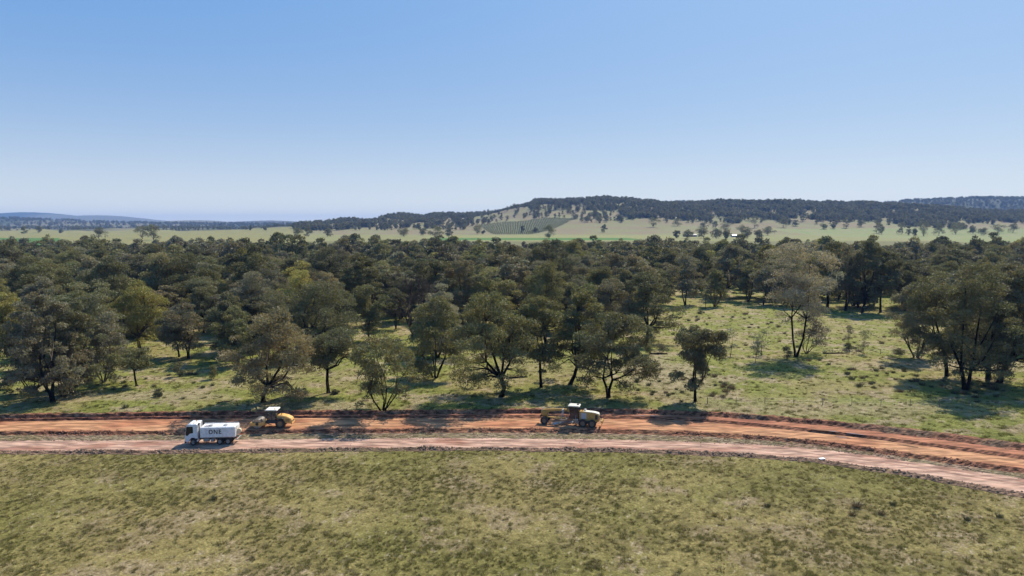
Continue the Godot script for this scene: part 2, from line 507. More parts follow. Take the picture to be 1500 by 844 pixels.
# height of the road works at x, depth d (inside the works only)
func works_height(x: float, d: float) -> float:
	var above := ORDER[0]
	var da := works_line(above, x)
	if d >= da:
		return land(x, d)
	for k in range(1, ORDER.size()):
		var dk := works_line(ORDER[k], x)
		if d >= dk:
			var t := (da - d) / maxf(da - dk, 0.01)
			var ha: float = WORKS_HEIGHT[ORDER[k - 1]]
			var hb: float = WORKS_HEIGHT[ORDER[k]]
			var h := lerpf(ha, hb, t)
			var rough := 0.012
			if k == 8:
				h += (0.21 + 0.13 * noise_a.get_noise_2d(x * 14.0, 3.0)) * (1.0 + 1.1 * noise_a.get_noise_2d(x * 3.5, 31.0)) * sin(PI * t) + 0.0
				rough = 0.16
			elif k == 1:
				h += 0.18 * sin(PI * clampf(t * 1.6, 0.0, 1.0)) * (0.7 + noise_a.get_noise_2d(x * 16.0, 9.0))
				rough = 0.12
			elif k == 5:
				h = lerpf(ha, hb, smooth(t)) + 0.10 * sin(PI * t) * noise_a.get_noise_2d(x * 20.0, 19.0)
				rough = 0.11
			elif k == 6:
				rough = 0.09
			elif k == 7:
				h += 0.05 * noise_a.get_noise_2d(x * 2.0, d * 50.0)
				rough = 0.03
			elif k == 2 or k == 3:
				rough = 0.035
			elif k == 4:
				h += 0.025 * noise_a.get_noise_2d(x * 1.5, d * 60.0)
			return h + rough * noise_a.get_noise_2d(x * 60.0, d * 60.0)
		da = dk
	return land(x, d)


# natural ground at x, depth d
func land(x: float, d: float) -> float:
	var h := 0.0
	if d > 60.0 and d < 700.0 or absf(x) > 60.0:
		var edge := works_line("cut_top", x)
		h = 1.3 * smooth((d - edge + 6.0) / 6.0) if d < edge + 1.0 else 1.3
	elif d >= 700.0:
		h = 1.3
	if d < 420.0:
		h += 0.06 * noise_a.get_noise_2d(x * 22.0, d * 22.0) + 0.16 * noise_b.get_noise_2d(x * 4.0, d * 4.0)
	if d > 650.0:
		h += 10.7 * smooth((d - 650.0) / 450.0) + 4.0 * smooth((d - 1100.0) / 1500.0)
	if d > 1250.0 and d < 4500.0:
		var s := pow(smooth((d - 1250.0) / 1350.0), 1.6) * (1.0 - smooth((d - 2700.0) / 1800.0))
		h += maxf(0.0, along(RIDGE, clampf(x, -2200.0, 3000.0)) - 16.0) * s
		h += 13.0 * s * noise_b.get_noise_2d(x * 0.45, d * 0.45)
	return h


func inside_works(x: float, d: float, margin := 0.0) -> bool:
	return x > WORKS_X0 and x < WORKS_X1 and d < works_line("cut_top", x) + margin and d > works_line("spoil_foot", x) - margin


func surface(x: float, d: float) -> float:
	return works_height(x, d) if inside_works(x, d) else land(x, d)


# what grows or lies on the ground there (base colour, linear)
func land_color(x: float, d: float) -> Color:
	var n1 := noise_b.get_noise_2d(x * 3.0, d * 3.0)
	var n2 := noise_c.get_noise_2d(x * 11.0, d * 11.0)
	var n3 := noise_a.get_noise_2d(x * 40.0, d * 40.0)
	var c: Color
	if d < 130.0 and d < works_line("spoil_foot", x) + 4.0:
		c = Color(0.30, 0.25, 0.098).lerp(Color(0.245, 0.22, 0.072), smoothstep(-0.25, 0.35, n1 + 0.5 * n2))
		c = c.lerp(Color(0.33, 0.26, 0.15), smoothstep(0.18, 0.5, n2 - 0.6 * n1 + 0.3 * n3))
		if noise_a.get_noise_2d(x * 50.0 + 900.0, d * 50.0) > 0.5 and n2 > -0.1:
			c = c.lerp(Color(0.46, 0.385, 0.27), 0.7)
		return c
	if d < 640.0:
		c = Color(0.24, 0.25, 0.062).lerp(Color(0.30, 0.265, 0.10), smoothstep(-0.2, 0.35, n1 + 0.6 * n2))
		var dry := smoothstep(0.12, 0.42, n2 + 0.5 * n3 - 0.25 * n1)
		# the dry bare patches by the clearing and along the cut
		dry = maxf(dry, 0.9 * patch(x, d, 33.0, 146.0, 11.0, 26.0) + 0.25 * n3)
		dry = maxf(dry, 0.95 * patch(x, d, 103.0, 158.0, 26.0, 7.0))
		dry = maxf(dry, 0.75 * patch(x, d, -72.0, 128.0, 24.0, 4.5) + 0.2 * n3)
		dry = maxf(dry, 0.8 * patch(x, d, -38.0, 121.0, 16.0, 4.0) + 0.2 * n3)
		dry = maxf(dry, 0.6 * patch(x, d, 60.0, 119.0, 36.0, 5.0) + 0.25 * n3)
		return c.lerp(Color(0.40, 0.32, 0.205), clampf(dry, 0.0, 1.0) * 0.8)
	# paddocks and hill
	var a := x / d
	c = Color(0.29, 0.27, 0.12).lerp(Color(0.25, 0.26, 0.10), smoothstep(-0.2, 0.3, n1))
	if d < 1000.0:
		c = Color(0.20, 0.19, 0.085)
	if a < -0.3:
		c = Color(0.29, 0.26, 0.10).lerp(Color(0.24, 0.24, 0.10), smoothstep(-0.1, 0.3, n1))
		if a < -0.66 and d < 1180.0:
			c = Color(0.10, 0.19, 0.05)
		if d > 2300.0:
			c = Color(0.12, 0.12, 0.07).lerp(Color(0.22, 0.2, 0.11), smoothstep(0.0, 0.3, noise_c.get_noise_2d(x * 0.3, d * 0.12)))
		return c
	if d > 1035.0 and d < 1190.0 and x > -140.0 and x < 200.0:
		return Color(0.105, 0.20, 0.048)
	if d >= 1190.0 and d < 1420.0 and x > -160.0 and x < 330.0:
		return Color(0.29, 0.285, 0.11)
	if x > 640.0 and d < 1720.0:
		return Color(0.24, 0.28, 0.105).lerp(Color(0.29, 0.28, 0.13), smoothstep(-0.2, 0.3, n1))
	if d > 1480.0:
		var tan_slope := smoothstep(-0.25, 0.25, noise_c.get_noise_2d(x * 0.5, d * 0.5) + (0.25 if x < 90.0 and d > 1950.0 else 0.0))
		c = Color(0.26, 0.25, 0.115).lerp(Color(0.27, 0.22, 0.125), tan_slope)
		if plantation(x, d):
			return Color(0.23, 0.23, 0.12)
		if d > 2300.0 and x > 120.0:
			c = Color(0.16, 0.15, 0.085)
	return c


func plantation(x: float, d: float) -> bool:
	return d > 1490.0 and d < 1960.0 and x > -40.0 - (d - 1500.0) * 0.12 and x < 40.0 + (d - 1490.0) * 0.30


func patch(x: float, d: float, cx: float, cd: float, rx: float, rd: float) -> float:
	var q := Vector2((x - cx) / rx, (d - cd) / rd).length() + 0.5 * noise_c.get_noise_2d(x * 8.0, d * 8.0)
	return smoothstep(1.1, 0.55, q)


func make_ground() -> void:
	var radii := PackedFloat32Array()
	var r := 0.0
	while r < 15000.0:
		radii.append(r)
		if r < 50.0: r += 8.0
		elif r < 128.0: r += 0.5
		elif r < 300.0: r *= 1.0085
		elif r < 1000.0: r *= 1.02
		elif r < 3000.0: r *= 1.009
		else: r *= 1.2
	var turns := PackedFloat32Array()
	var t := -180.0
	while t <= 180.001:
		turns.append(deg_to_rad(t))
		t += 0.15 if absf(t + 0.05) < 43.5 else 4.5 if t > -48.0 else 4.0 if t < -52.0 else 0.5
	turns[turns.size() - 1] = PI
	var nt := turns.size()
	var nr := radii.size()
	var v := PackedVector3Array()
	var c := PackedColorArray()
	v.resize(nt * nr)
	c.resize(nt * nr)
	for i in nr:
		for j in nt:
			var x := radii[i] * sin(turns[j])
			var d := radii[i] * cos(turns[j])
			var y := land(x, d)
			if d > 70.0 and d < 135.0 and x > WORKS_X0 + 2.0 and x < WORKS_X1 - 2.0:
				var a := works_line("cut_top", x) + 0.35 - d
				var b := d - works_line("spoil_foot", x) + 0.1
				if a > 0.0 and b > 0.0:
					y = minf(y, works_height(x, d)) - 0.9 * smooth(minf(a, b) / 0.8)
			v[i * nt + j] = Vector3(x, y, -d)
			c[i * nt + j] = land_color(x, d)
	var n := PackedVector3Array()
	n.resize(nt * nr)
	for i in nr:
		for j in nt:
			var i0 := maxi(i - 1, 0)
			var i1 := mini(i + 1, nr - 1)
			var a := v[i1 * nt + j] - v[i0 * nt + j]
			var b := v[i * nt + mini(j + 1, nt - 1)] - v[i * nt + maxi(j - 1, 0)]
			var m := b.cross(a)
			n[i * nt + j] = m.normalized() * signf(m.y) if absf(m.y) > 1e-6 else Vector3.UP
	var idx := PackedInt32Array()
	for i in nr - 1:
		for j in nt - 1:
			var p := i * nt + j
			idx.append_array(PackedInt32Array([p, p + nt, p + nt + 1, p, p + nt + 1, p + 1]))
	var arrays := []
	arrays.resize(Mesh.ARRAY_MAX)
	arrays[Mesh.ARRAY_VERTEX] = v
	arrays[Mesh.ARRAY_NORMAL] = n
	arrays[Mesh.ARRAY_COLOR] = c
	arrays[Mesh.ARRAY_INDEX] = idx
	var m := ArrayMesh.new()
	m.add_surface_from_arrays(Mesh.PRIMITIVE_TRIANGLES, arrays)
	var g := StandardMaterial3D.new()
	g.vertex_color_use_as_albedo = true
	g.roughness = 0.95
	g.metallic_specular = 0.2
	g.albedo_texture = speckle(11, 1024, 0.045, 0.76, 1.0, 5)
	g.uv1_triplanar = true
	g.uv1_world_triplanar = true
	g.uv1_scale = Vector3.ONE / 17.0
	g.heightmap_enabled = true
	g.heightmap_texture = speckle(12, 1024, 0.03, 0.0, 1.0, 5)
	g.heightmap_scale = 4.0
	g.cull_mode = BaseMaterial3D.CULL_DISABLED
	var o := put(self, "ground", m, g)
	tag(o, "grassy field and woodland floor rising to far paddocks and a wooded hill", "ground", "", "structure")


# one long strip of the road works between two lines, cut into rows
func works_strip(called: String, label: String, category: String, far_line: String, near_line: String, rows: int, far_more: float, near_more: float, colors: Array, tex: Texture2D, relief: float, streak := true, ruts := [], moist := Color.BLACK) -> void:
	var cols := int((WORKS_X1 - WORKS_X0 - 4.0) / 0.4)
	var v := PackedVector3Array()
	var c := PackedColorArray()
	var uv := PackedVector2Array()
	for j in cols + 1:
		var x := WORKS_X0 + 2.0 + j * 0.4
		var a := works_line(far_line, x) + far_more
		var b := works_line(near_line, x) - near_more
		for i in rows + 1:
			var d := lerpf(a, b, float(i) / rows)
			var y := surface(x, d)
			if i == 0 and far_more > 0.0 or i == rows and near_more > 0.0:
				y -= 0.35
			elif far_more > 0.0 and d > works_line(far_line, x) or near_more > 0.0 and d < works_line(near_line, x):
				y += 0.03 + 0.09 * noise_a.get_noise_2d(x * 50.0, d * 50.0)
			v.append(Vector3(x, y, -d))
			var e := 0.5 + 0.5 * noise_a.get_noise_2d(x * 1.2, d * 45.0) if streak else 0.5 + 0.9 * noise_c.get_noise_2d(x * 20.0, d * 30.0)
			var w := 0.5 + 0.9 * noise_c.get_noise_2d(x * 6.0, d * 14.0)
			var soil: Color = colors[0].lerp(colors[1], clampf(e, 0.0, 1.0)).lerp(colors[2], smoothstep(0.45, 0.95, w))
			for rut in ruts:
				var off := absf(float(i) / rows - rut - 0.05 * noise_a.get_noise_2d(x * 2.5, rut * 900.0))
				if off < 0.05 and noise_a.get_noise_2d(x * 3.0, rut * 500.0 + 7.0) > -0.2:
					soil = soil.lerp(moist, 0.75 * (1.0 - off / 0.05))
					v[v.size() - 1].y -= 0.05 * (1.0 - off / 0.05)
			c.append(soil)
			uv.append(Vector2(x / 26.0, d / 6.5))
	var k := rows + 1
	var n := PackedVector3Array()
	n.resize(v.size())
	for j in cols + 1:
		for i in k:
			var p := v[mini(j + 1, cols) * k + i] - v[maxi(j - 1, 0) * k + i]
			var q := v[j * k + mini(i + 1, rows)] - v[j * k + maxi(i - 1, 0)]
			n[j * k + i] = q.cross(p).normalized()
	var idx := PackedInt32Array()
	for j in cols:
		for i in rows:
			var p := j * k + i
			idx.append_array(PackedInt32Array([p, p + k, p + k + 1, p, p + k + 1, p + 1]))
	var arrays := []
	arrays.resize(Mesh.ARRAY_MAX)
	arrays[Mesh.ARRAY_VERTEX] = v
	arrays[Mesh.ARRAY_NORMAL] = n
	arrays[Mesh.ARRAY_COLOR] = c
	arrays[Mesh.ARRAY_TEX_UV] = uv
	arrays[Mesh.ARRAY_INDEX] = idx
	var m := ArrayMesh.new()
	m.add_surface_from_arrays(Mesh.PRIMITIVE_TRIANGLES, arrays)
	var s := StandardMaterial3D.new()
	s.vertex_color_use_as_albedo = true
	s.roughness = 0.92
	s.metallic_specular = 0.25
	s.albedo_texture = tex
	s.heightmap_enabled = true
	s.heightmap_texture = tex
	s.heightmap_scale = relief
	s.cull_mode = BaseMaterial3D.CULL_DISABLED
	tag(put(self, called, m, s), label, category, "", "structure")


func make_works() -> void:
	var graded := speckle(21, 256, 0.02, 0.72, 1.0, 5, 6.0)
	var lumps := speckle(22, 512, 0.03, 0.45, 1.0, 5)
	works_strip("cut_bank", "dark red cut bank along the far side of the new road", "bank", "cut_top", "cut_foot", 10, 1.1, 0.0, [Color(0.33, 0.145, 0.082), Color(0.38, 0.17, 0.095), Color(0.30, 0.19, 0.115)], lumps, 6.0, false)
	works_strip("drain_bench", "narrow red bench between cut bank and orange road", "bench", "cut_foot", "step_top", 6, 0.0, 0.0, [Color(0.36, 0.145, 0.078), Color(0.44, 0.20, 0.11), Color(0.30, 0.12, 0.07)], graded, 2.0)
	works_strip("step_bank", "low dark red step down to the orange road", "bank", "step_top", "road_far", 4, 0.0, 0.0, [Color(0.36, 0.145, 0.078), Color(0.44, 0.20, 0.11), Color(0.32, 0.13, 0.074)], lumps, 4.0, false)
	works_strip("clay_road", "freshly graded orange clay road", "road", "road_far", "road_near", 30, 0.0, 0.0, [Color(0.47, 0.235, 0.115), Color(0.56, 0.31, 0.165), Color(0.43, 0.19, 0.098)], graded, 1.5, true, [0.12, 0.3, 0.68], Color(0.30, 0.12, 0.065))
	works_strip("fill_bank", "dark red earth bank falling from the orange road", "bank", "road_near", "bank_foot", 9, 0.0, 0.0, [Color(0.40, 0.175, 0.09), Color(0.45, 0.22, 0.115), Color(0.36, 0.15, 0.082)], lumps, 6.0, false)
	works_strip("road_verge", "rough strip of dirt and grass between the road and the track", "verge", "bank_foot", "track_far", 10, 0.0, 0.0, [Color(0.37, 0.28, 0.185), Color(0.31, 0.255, 0.13), Color(0.38, 0.25, 0.17)], lumps, 3.5, false)
	works_strip("haul_track", "pale pink dirt track used by the truck", "track", "track_far", "track_near", 26, 0.0, 0.0, [Color(0.47, 0.285, 0.20), Color(0.57, 0.385, 0.285), Color(0.38, 0.20, 0.135)], graded, 2.0, true, [0.22, 0.46, 0.8], Color(0.25, 0.10, 0.07))
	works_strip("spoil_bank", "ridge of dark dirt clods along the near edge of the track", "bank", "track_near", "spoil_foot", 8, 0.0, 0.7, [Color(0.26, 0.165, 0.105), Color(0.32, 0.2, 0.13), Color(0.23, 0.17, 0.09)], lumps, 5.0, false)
	# loose clods of earth
	var rng := RandomNumberGenerator.new()
	rng.seed = 77
	var soil := StandardMaterial3D.new()
	soil.vertex_color_use_as_albedo = true
	soil.roughness = 0.95
	var g := Geo.new()
	var top := []
	for k in 3:
		for i in 6:
			var a := TAU * (i + 0.5 * k) / 6.0
			var rr: float = [0.9, 1.05, 0.6][k] * rng.randf_range(0.75, 1.15)
			top.append(Vector3(cos(a) * rr, [-0.3, 0.2, 0.7][k] * rng.randf_range(0.8, 1.2), sin(a) * rr))
	for k in 2:
		for i in 6:
			g.quad(top[k * 6 + i], top[k * 6 + (i + 1) % 6], top[k * 6 + 6 + (i + 1) % 6], top[k * 6 + 6 + i])
	for i in 6:
		g.tri(top[12 + i], top[12 + (i + 1) % 6], Vector3(0.1, 0.9, 0))
	var places := []
	var colors := []
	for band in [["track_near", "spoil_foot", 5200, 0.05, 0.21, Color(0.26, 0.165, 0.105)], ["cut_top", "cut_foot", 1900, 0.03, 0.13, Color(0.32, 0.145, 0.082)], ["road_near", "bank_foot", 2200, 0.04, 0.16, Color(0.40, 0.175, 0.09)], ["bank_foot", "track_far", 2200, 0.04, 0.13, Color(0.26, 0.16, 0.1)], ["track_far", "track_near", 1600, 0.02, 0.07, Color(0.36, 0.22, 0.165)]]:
		for i in band[2]:
			var x := rng.randf_range(-100.0, 95.0)
			var d := lerpf(works_line(band[0], x) + 0.3, works_line(band[1], x) - 0.4, rng.randf())
			var s := rng.randf_range(band[3], band[4]) * (0.6 + 0.4 * rng.randf())
			if noise_a.get_noise_2d(x * 5.0, d * 3.0) < -0.05:
				s *= 0.5
			places.append(Transform3D(Basis(Vector3.UP, rng.randf() * TAU).scaled(Vector3(s * rng.randf_range(0.8, 1.5), s, s)), Vector3(x, surface(x, d) + s * 0.15, -d)))
			colors.append(band[5] * rng.randf_range(0.75, 1.3))
	scatter("earth_clods", g.mesh(null, soil), places, colors, "loose clods of red and brown earth along the road banks", "clods")


func make_far_hills() -> void:
	# [name, label, depth, thickness, colours, pixel-free outline as [x / depth, height]]
	var rows := [
		["wooded_ridge", "farther blue-grey wooded ridge behind the main hill", 4300.0, 900.0, Color(0.085, 0.09, 0.055), [[0.1, 40], [0.15, 126], [0.21, 160], [0.25, 175], [0.31, 162], [0.37, 151], [0.45, 147], [0.53, 151], [0.58, 177], [0.643, 191], [0.7, 198], [0.75, 192], [0.85, 200], [1.0, 158]], 16.0],
		["low_wooded_hill", "low dark wooded hill on the plain under the blue range", 4900.0, 1100.0, Color(0.07, 0.075, 0.05), [[-1.05, 58], [-0.88, 104], [-0.78, 91], [-0.73, 82], [-0.66, 68], [-0.62, 57], [-0.55, 47], [-0.45, 40], [-0.33, 38], [-0.24, 36], [-0.18, 18]], 6.0],
		["distant_range", "faint pale range beyond the plain", 7400.0, 1200.0, Color(0.10, 0.095, 0.07), [[-0.62, 20], [-0.52, 68], [-0.485, 82], [-0.45, 85], [-0.42, 70], [-0.4, 71], [-0.35, 84], [-0.31, 71], [-0.26, 71], [-0.22, 54], [-0.1, 20]], 5.0],
		["blue_range", "long blue mountain range on the horizon", 10500.0, 1600.0, Color(0.05, 0.06, 0.05), [[-1.1, 92], [-0.95, 140], [-0.8, 153], [-0.75, 177], [-0.725, 214], [-0.7, 235], [-0.675, 218], [-0.64, 180], [-0.6, 187], [-0.565, 161], [-0.535, 123], [-0.505, 99], [-0.45, 75], [-0.4, 52], [-0.3, 20]], 8.0],
	]
	for r in rows:
		var cols := 220
		var deep := 14
		var x0: float = r[5][0][0] * r[2]
		var x1: float = r[5][-1][0] * r[2]
		var outline := []
		for p in r[5]:
			outline.append([p[0] * r[2], float(p[1])])
		var v := PackedVector3Array()
		var c := PackedColorArray()
		for j in cols + 1:
			var x := lerpf(x0, x1, float(j) / cols)
			for i in deep + 1:
				var t := float(i) / deep
				var d: float = r[2] + (t - 0.5) * 2.0 * r[3]
				var bell := sin(PI * t)
				var top := along(outline, clampf(x, x0 + 1.0, x1 - 1.0)) * smooth((x - x0) / (0.04 * (x1 - x0))) * smooth((x1 - x) / (0.04 * (x1 - x0)))
				var y: float = top * pow(bell, 0.8) + r[6] * bell * noise_b.get_noise_2d(x * 40.0 / r[2] * 9.0, d * 40.0 / r[2] * 9.0 + 50.0) + r[6] * 0.3 * noise_a.get_noise_2d(x * 200.0 / r[2] * 3.0, d)
				v.append(Vector3(x, y - 3.0 * (1.0 - bell), -d))
				var wood := smoothstep(-0.2, 0.15, noise_c.get_noise_2d(x * 300.0 / r[2], d * 200.0 / r[2]))
				c.append(Color(0.19, 0.17, 0.10).lerp(r[4], clampf(wood + 0.35, 0.0, 1.0)))
		var k := deep + 1
		if r[0] in ["wooded_ridge", "low_wooded_hill"]:
			var rng := RandomNumberGenerator.new()
			rng.seed = 88
			for t in (9000 if r[0] == "wooded_ridge" else 3000):
				var j := rng.randi_range(0, cols - 1)
				var i := rng.randi_range(1, deep / 2 + 1)
				var a := rng.randf()
				var b := rng.randf()
				var at := v[j * k + i].lerp(v[(j + 1) * k + i], a).lerp(v[j * k + i + 1].lerp(v[(j + 1) * k + i + 1], a), b)
				if absf(at.x / at.z) < 0.85 and noise_c.get_noise_2d(at.x * 0.9, -at.z * 0.9) > -0.12:
					ridge_spots.append(at)
		var n := PackedVector3Array()
		n.resize(v.size())
		for j in cols + 1:
			for i in k:
				var p := v[mini(j + 1, cols) * k + i] - v[maxi(j - 1, 0) * k + i]
				var q := v[j * k + mini(i + 1, deep)] - v[j * k + maxi(i - 1, 0)]
				n[j * k + i] = p.cross(q).normalized()
		var idx := PackedInt32Array()
		for j in cols:
			for i in deep:
				var p := j * k + i
				idx.append_array(PackedInt32Array([p, p + k + 1, p + k, p, p + 1, p + k + 1]))
		var arrays := []
		arrays.resize(Mesh.ARRAY_MAX)
		arrays[Mesh.ARRAY_VERTEX] = v
		arrays[Mesh.ARRAY_NORMAL] = n
		arrays[Mesh.ARRAY_COLOR] = c
		arrays[Mesh.ARRAY_INDEX] = idx
		var m := ArrayMesh.new()
		m.add_surface_from_arrays(Mesh.PRIMITIVE_TRIANGLES, arrays)
		var s := StandardMaterial3D.new()
		s.vertex_color_use_as_albedo = true
		s.roughness = 1.0
		s.metallic_specular = 0.1
		s.cull_mode = BaseMaterial3D.CULL_DISABLED
		tag(put(self, r[0], m, s), r[1], "hills", "", "structure")


# ---------------------------------------------------------------- trees
func unit(rng: RandomNumberGenerator) -> Vector3:
	var y := rng.randf_range(-1.0, 1.0)
	var a := rng.randf() * TAU
	var s := sqrt(1.0 - y * y)
	return Vector3(s * cos(a), y, s * sin(a))


# clumps of leaves: [centre, radius]; the crown is filled with leaf-sized faces
func leaves(g: Geo, rng: RandomNumberGenerator, clumps: Array, count: int, size: float) -> void:
	var total := 0.0
	for q in clumps:
		total += q[1] * q[1]
	for q in clumps:
		var tone := rng.randf_range(0.78, 1.22)
		var warm := rng.randf_range(-0.12, 0.16)
		var k := int(count * q[1] * q[1] / total) + 4
		for i in k:
			var dir := unit(rng)
			if dir.y < -0.1 and rng.randf() < 0.6:
				dir.y = -dir.y
			var rad: float = q[1] * pow(rng.randf(), 0.26)
			var p: Vector3 = q[0] + Vector3(dir.x, dir.y * 0.68, dir.z) * rad * rng.randf_range(0.86, 1.16)
			var l := size * rng.randf_range(0.7, 1.45)
			var w := l * rng.randf_range(0.26, 0.46)
			var hang := (unit(rng) * 0.9 + Vector3(0, -0.45, 0)).normalized()
			var side := hang.cross(unit(rng)).normalized()
			var b := tone * rng.randf_range(0.8, 1.2)
			g.col = Color(b * (1.0 + warm), b, b * (1.0 - warm * 0.6))
			g.tri(p - hang * l * 0.5 - side * w * 0.5, p - hang * l * 0.45 + side * w * 0.5, p + hang * l * 0.55)


# one gum tree: trunk and limbs in one Geo, foliage in another
func grow(seed_: int, h: float, w: float, lean: float, style: String, count: int, size: float, fine := true) -> Array:
	var rng := RandomNumberGenerator.new()
	rng.seed = seed_
	var wood := Geo.new()
	var crown := Geo.new()
	var fork := {"far": 0.1, "spread": 0.2, "tall": 0.36, "multi": 0.04, "flat": 0.34, "sparse": 0.03, "lone": 0.16, "vase": 0.3, "sapling": 0.3, "dead": 0.2, "shrub": 0.02}[style] as float
	var bottom := {"spread": 0.07, "tall": 0.14, "multi": 0.03, "flat": 0.32, "sparse": 0.08, "lone": 0.17, "vase": 0.27, "sapling": 0.15, "dead": 0.3, "shrub": 0.0, "far": 0.06}[style] as float
	fork *= rng.randf_range(0.85, 1.15)
	var n_clumps := {"far": 40, "spread": 84, "tall": 66, "multi": 70, "flat": 44, "sparse": 70, "lone": 52, "vase": 84, "sapling": 16, "dead": 40, "shrub": 14}[style] as int
	var rc := w * ({"far": 0.14, "spread": 0.095, "tall": 0.11, "multi": 0.11, "flat": 0.12, "sparse": 0.085, "lone": 0.115, "vase": 0.1, "sapling": 0.22, "dead": 0.1, "shrub": 0.23}[style] as float)
	if not fine:
		n_clumps = int(n_clumps * 0.6)
		rc *= 1.2
	var cy := (h + bottom * h) * 0.5
	var ry := (h - bottom * h) * 0.5 - rc * 0.35
	var rx := w * 0.5 - rc
	var clumps := []
	# several leafy domes at different heights, with gaps between them
	var domes := []
	var n_domes: int = {"spread": 7, "tall": 6, "multi": 7, "flat": 5, "sparse": 9, "lone": 4, "vase": 8, "sapling": 3, "dead": 6, "shrub": 3, "far": 5}[style]
	var turn := rng.randf() * TAU
	for i in n_domes:
		var az := turn + 2.4 * i + rng.randf_range(-0.4, 0.4)
		var up := lerpf(0.62, -0.62, (i + rng.randf_range(-0.3, 0.3)) / maxf(1.0, n_domes - 1.0))
		var ring := sqrt(clampf(1.0 - up * up, 0.0, 1.0)) * rng.randf_range(0.5, 0.72) if i > 0 else 0.15
		domes.append([Vector3(cos(az) * rx * ring, up * ry, sin(az) * rx * ring), rng.randf_range(0.42, 0.62)])
	if style == "lone":
		domes = [[Vector3(-0.42 * rx, 0.5 * ry, 0), 0.46], [Vector3(0.4 * rx, 0.42 * ry, 0.1 * rx), 0.5], [Vector3(0.1 * rx, -0.05 * ry, -0.3 * rx), 0.6], [Vector3(-0.5 * rx, -0.3 * ry, 0.2 * rx), 0.5]]
	for i in n_clumps:
		var dome: Array = domes[i % n_domes]
		var dir := unit(rng)
		if dir.y < -0.15 and rng.randf() < 0.45:
			dir.y = -dir.y
		var f: float = dome[1] * (rng.randf_range(0.8, 1.08) if rng.randf() < 0.75 else rng.randf_range(0.3, 0.8))
		var p: Vector3 = dome[0] + Vector3(dir.x * rx * f, dir.y * ry * f * 0.9, dir.z * rx * f)
		if style == "flat":
			p.y = absf(p.y) * 0.8 - ry * 0.3
		if style == "spread" or style == "multi":
			var low := 1.0 - 0.22 * p.y / maxf(ry, 0.1)
			p.x *= low
			p.z *= low
		if style == "tall" or style == "vase":
			var k := 1.0 - 0.35 * maxf(0.0, -p.y / maxf(ry, 0.1))
			p.x *= k
			p.z *= k
		clumps.append([p, rc * rng.randf_range(0.55, 1.3)])
	# stretch the crown to the tree's own height and spread
	var top := 0.1
	var reach_out := 0.1
	var under := 0.1
	for q in clumps:
		top = maxf(top, q[0].y + q[1] * 0.6)
		under = maxf(under, -q[0].y + q[1] * 0.4)
		reach_out = maxf(reach_out, maxf(absf(q[0].x), absf(q[0].z)) + q[1] * 0.8)
	for q in clumps:
		q[0] = Vector3(q[0].x * w * 0.5 / reach_out + lean, cy + (q[0].y * (h - cy) / top if q[0].y > 0.0 else q[0].y * (cy - bottom * h) / under), q[0].z * w * 0.5 / reach_out)
	# trunk and main limbs
	var stems: int = {"far": 1, "spread": 1, "tall": 1, "multi": 5, "flat": 1, "sparse": 6, "lone": 1, "vase": 2, "sapling": 1, "dead": 1, "shrub": 5}[style]
	if style in ["spread", "tall"] and seed_ % 3 == 1:
		stems = 2
	var girth := (0.0135 * h + 0.009 * w) * ({"multi": 0.42, "sparse": 0.36, "sapling": 0.55, "shrub": 0.3, "tall": 0.8, "vase": 0.6}.get(style, 1.0) as float)
	if stems == 2 and style != "lone":
		girth *= 0.75
	var knots := []
	for s in stems:
		var a := TAU * (s + rng.randf() * 0.6) / stems
		var out := (0.35 + rng.randf() * 0.4) * girth * (stems - 1.0)
		var base := Vector3(cos(a) * out, -0.15, sin(a) * out)
		var reach := w * (0.04 if stems == 1 else 0.09)
		var fp := Vector3(cos(a) * reach + lean * 0.35, fork * h, sin(a) * reach)
		if stems > 2:
			fp = Vector3(cos(a) * w * 0.18 + lean * 0.3, (0.2 + 0.12 * rng.randf()) * h, sin(a) * w * 0.18)
		var bend := Vector3(rng.randf_range(-1, 1), 0, rng.randf_range(-1, 1)) * w * 0.03
		var mid := base.lerp(fp, 0.5) + bend
		wood.limb([base, base.lerp(mid, 0.35) + Vector3(0, 0.05, 0), mid, fp], [girth * 1.45, girth * 1.05, girth * 0.92, girth * 0.8], 8 if fine else 5)
		knots.append([fp, girth * 0.8])
		var limbs := 5 if stems == 1 else 3 if stems == 2 else 2
		if style == "sapling":
			limbs = 3
		for l in limbs:
			var la := a + (TAU * (l + rng.randf() * 0.7) / limbs if stems <= 2 else rng.randf_range(-0.9, 0.9))
			var up := rng.randf_range(0.35, 0.85)
			var tip := Vector3(cos(la) * rx * rng.randf_range(0.3, 0.62) + lean, lerpf(bottom * h, h, up * 0.8), sin(la) * rx * rng.randf_range(0.3, 0.62))
			if l == 0:
				tip = Vector3(lean + rng.randf_range(-0.1, 0.1) * w, lerpf(bottom * h, h, 0.78), rng.randf_range(-0.1, 0.1) * w)
			var m1 := fp.lerp(tip, 0.4) + Vector3(cos(la), -0.3, sin(la)) * w * 0.04 + unit(rng) * w * 0.02
			var m2 := fp.lerp(tip, 0.72) + unit(rng) * w * 0.03
			var g0 := girth * 0.62
			wood.limb([fp, m1, m2, tip], [g0, g0 * 0.72, g0 * 0.48, g0 * 0.22], 6 if fine else 4)
			knots.append([m1, g0 * 0.6])
			knots.append([m2, g0 * 0.42])
			knots.append([fp.lerp(m1, 0.6), g0 * 0.7])
			knots.append([m2.lerp(tip, 0.6), g0 * 0.3])
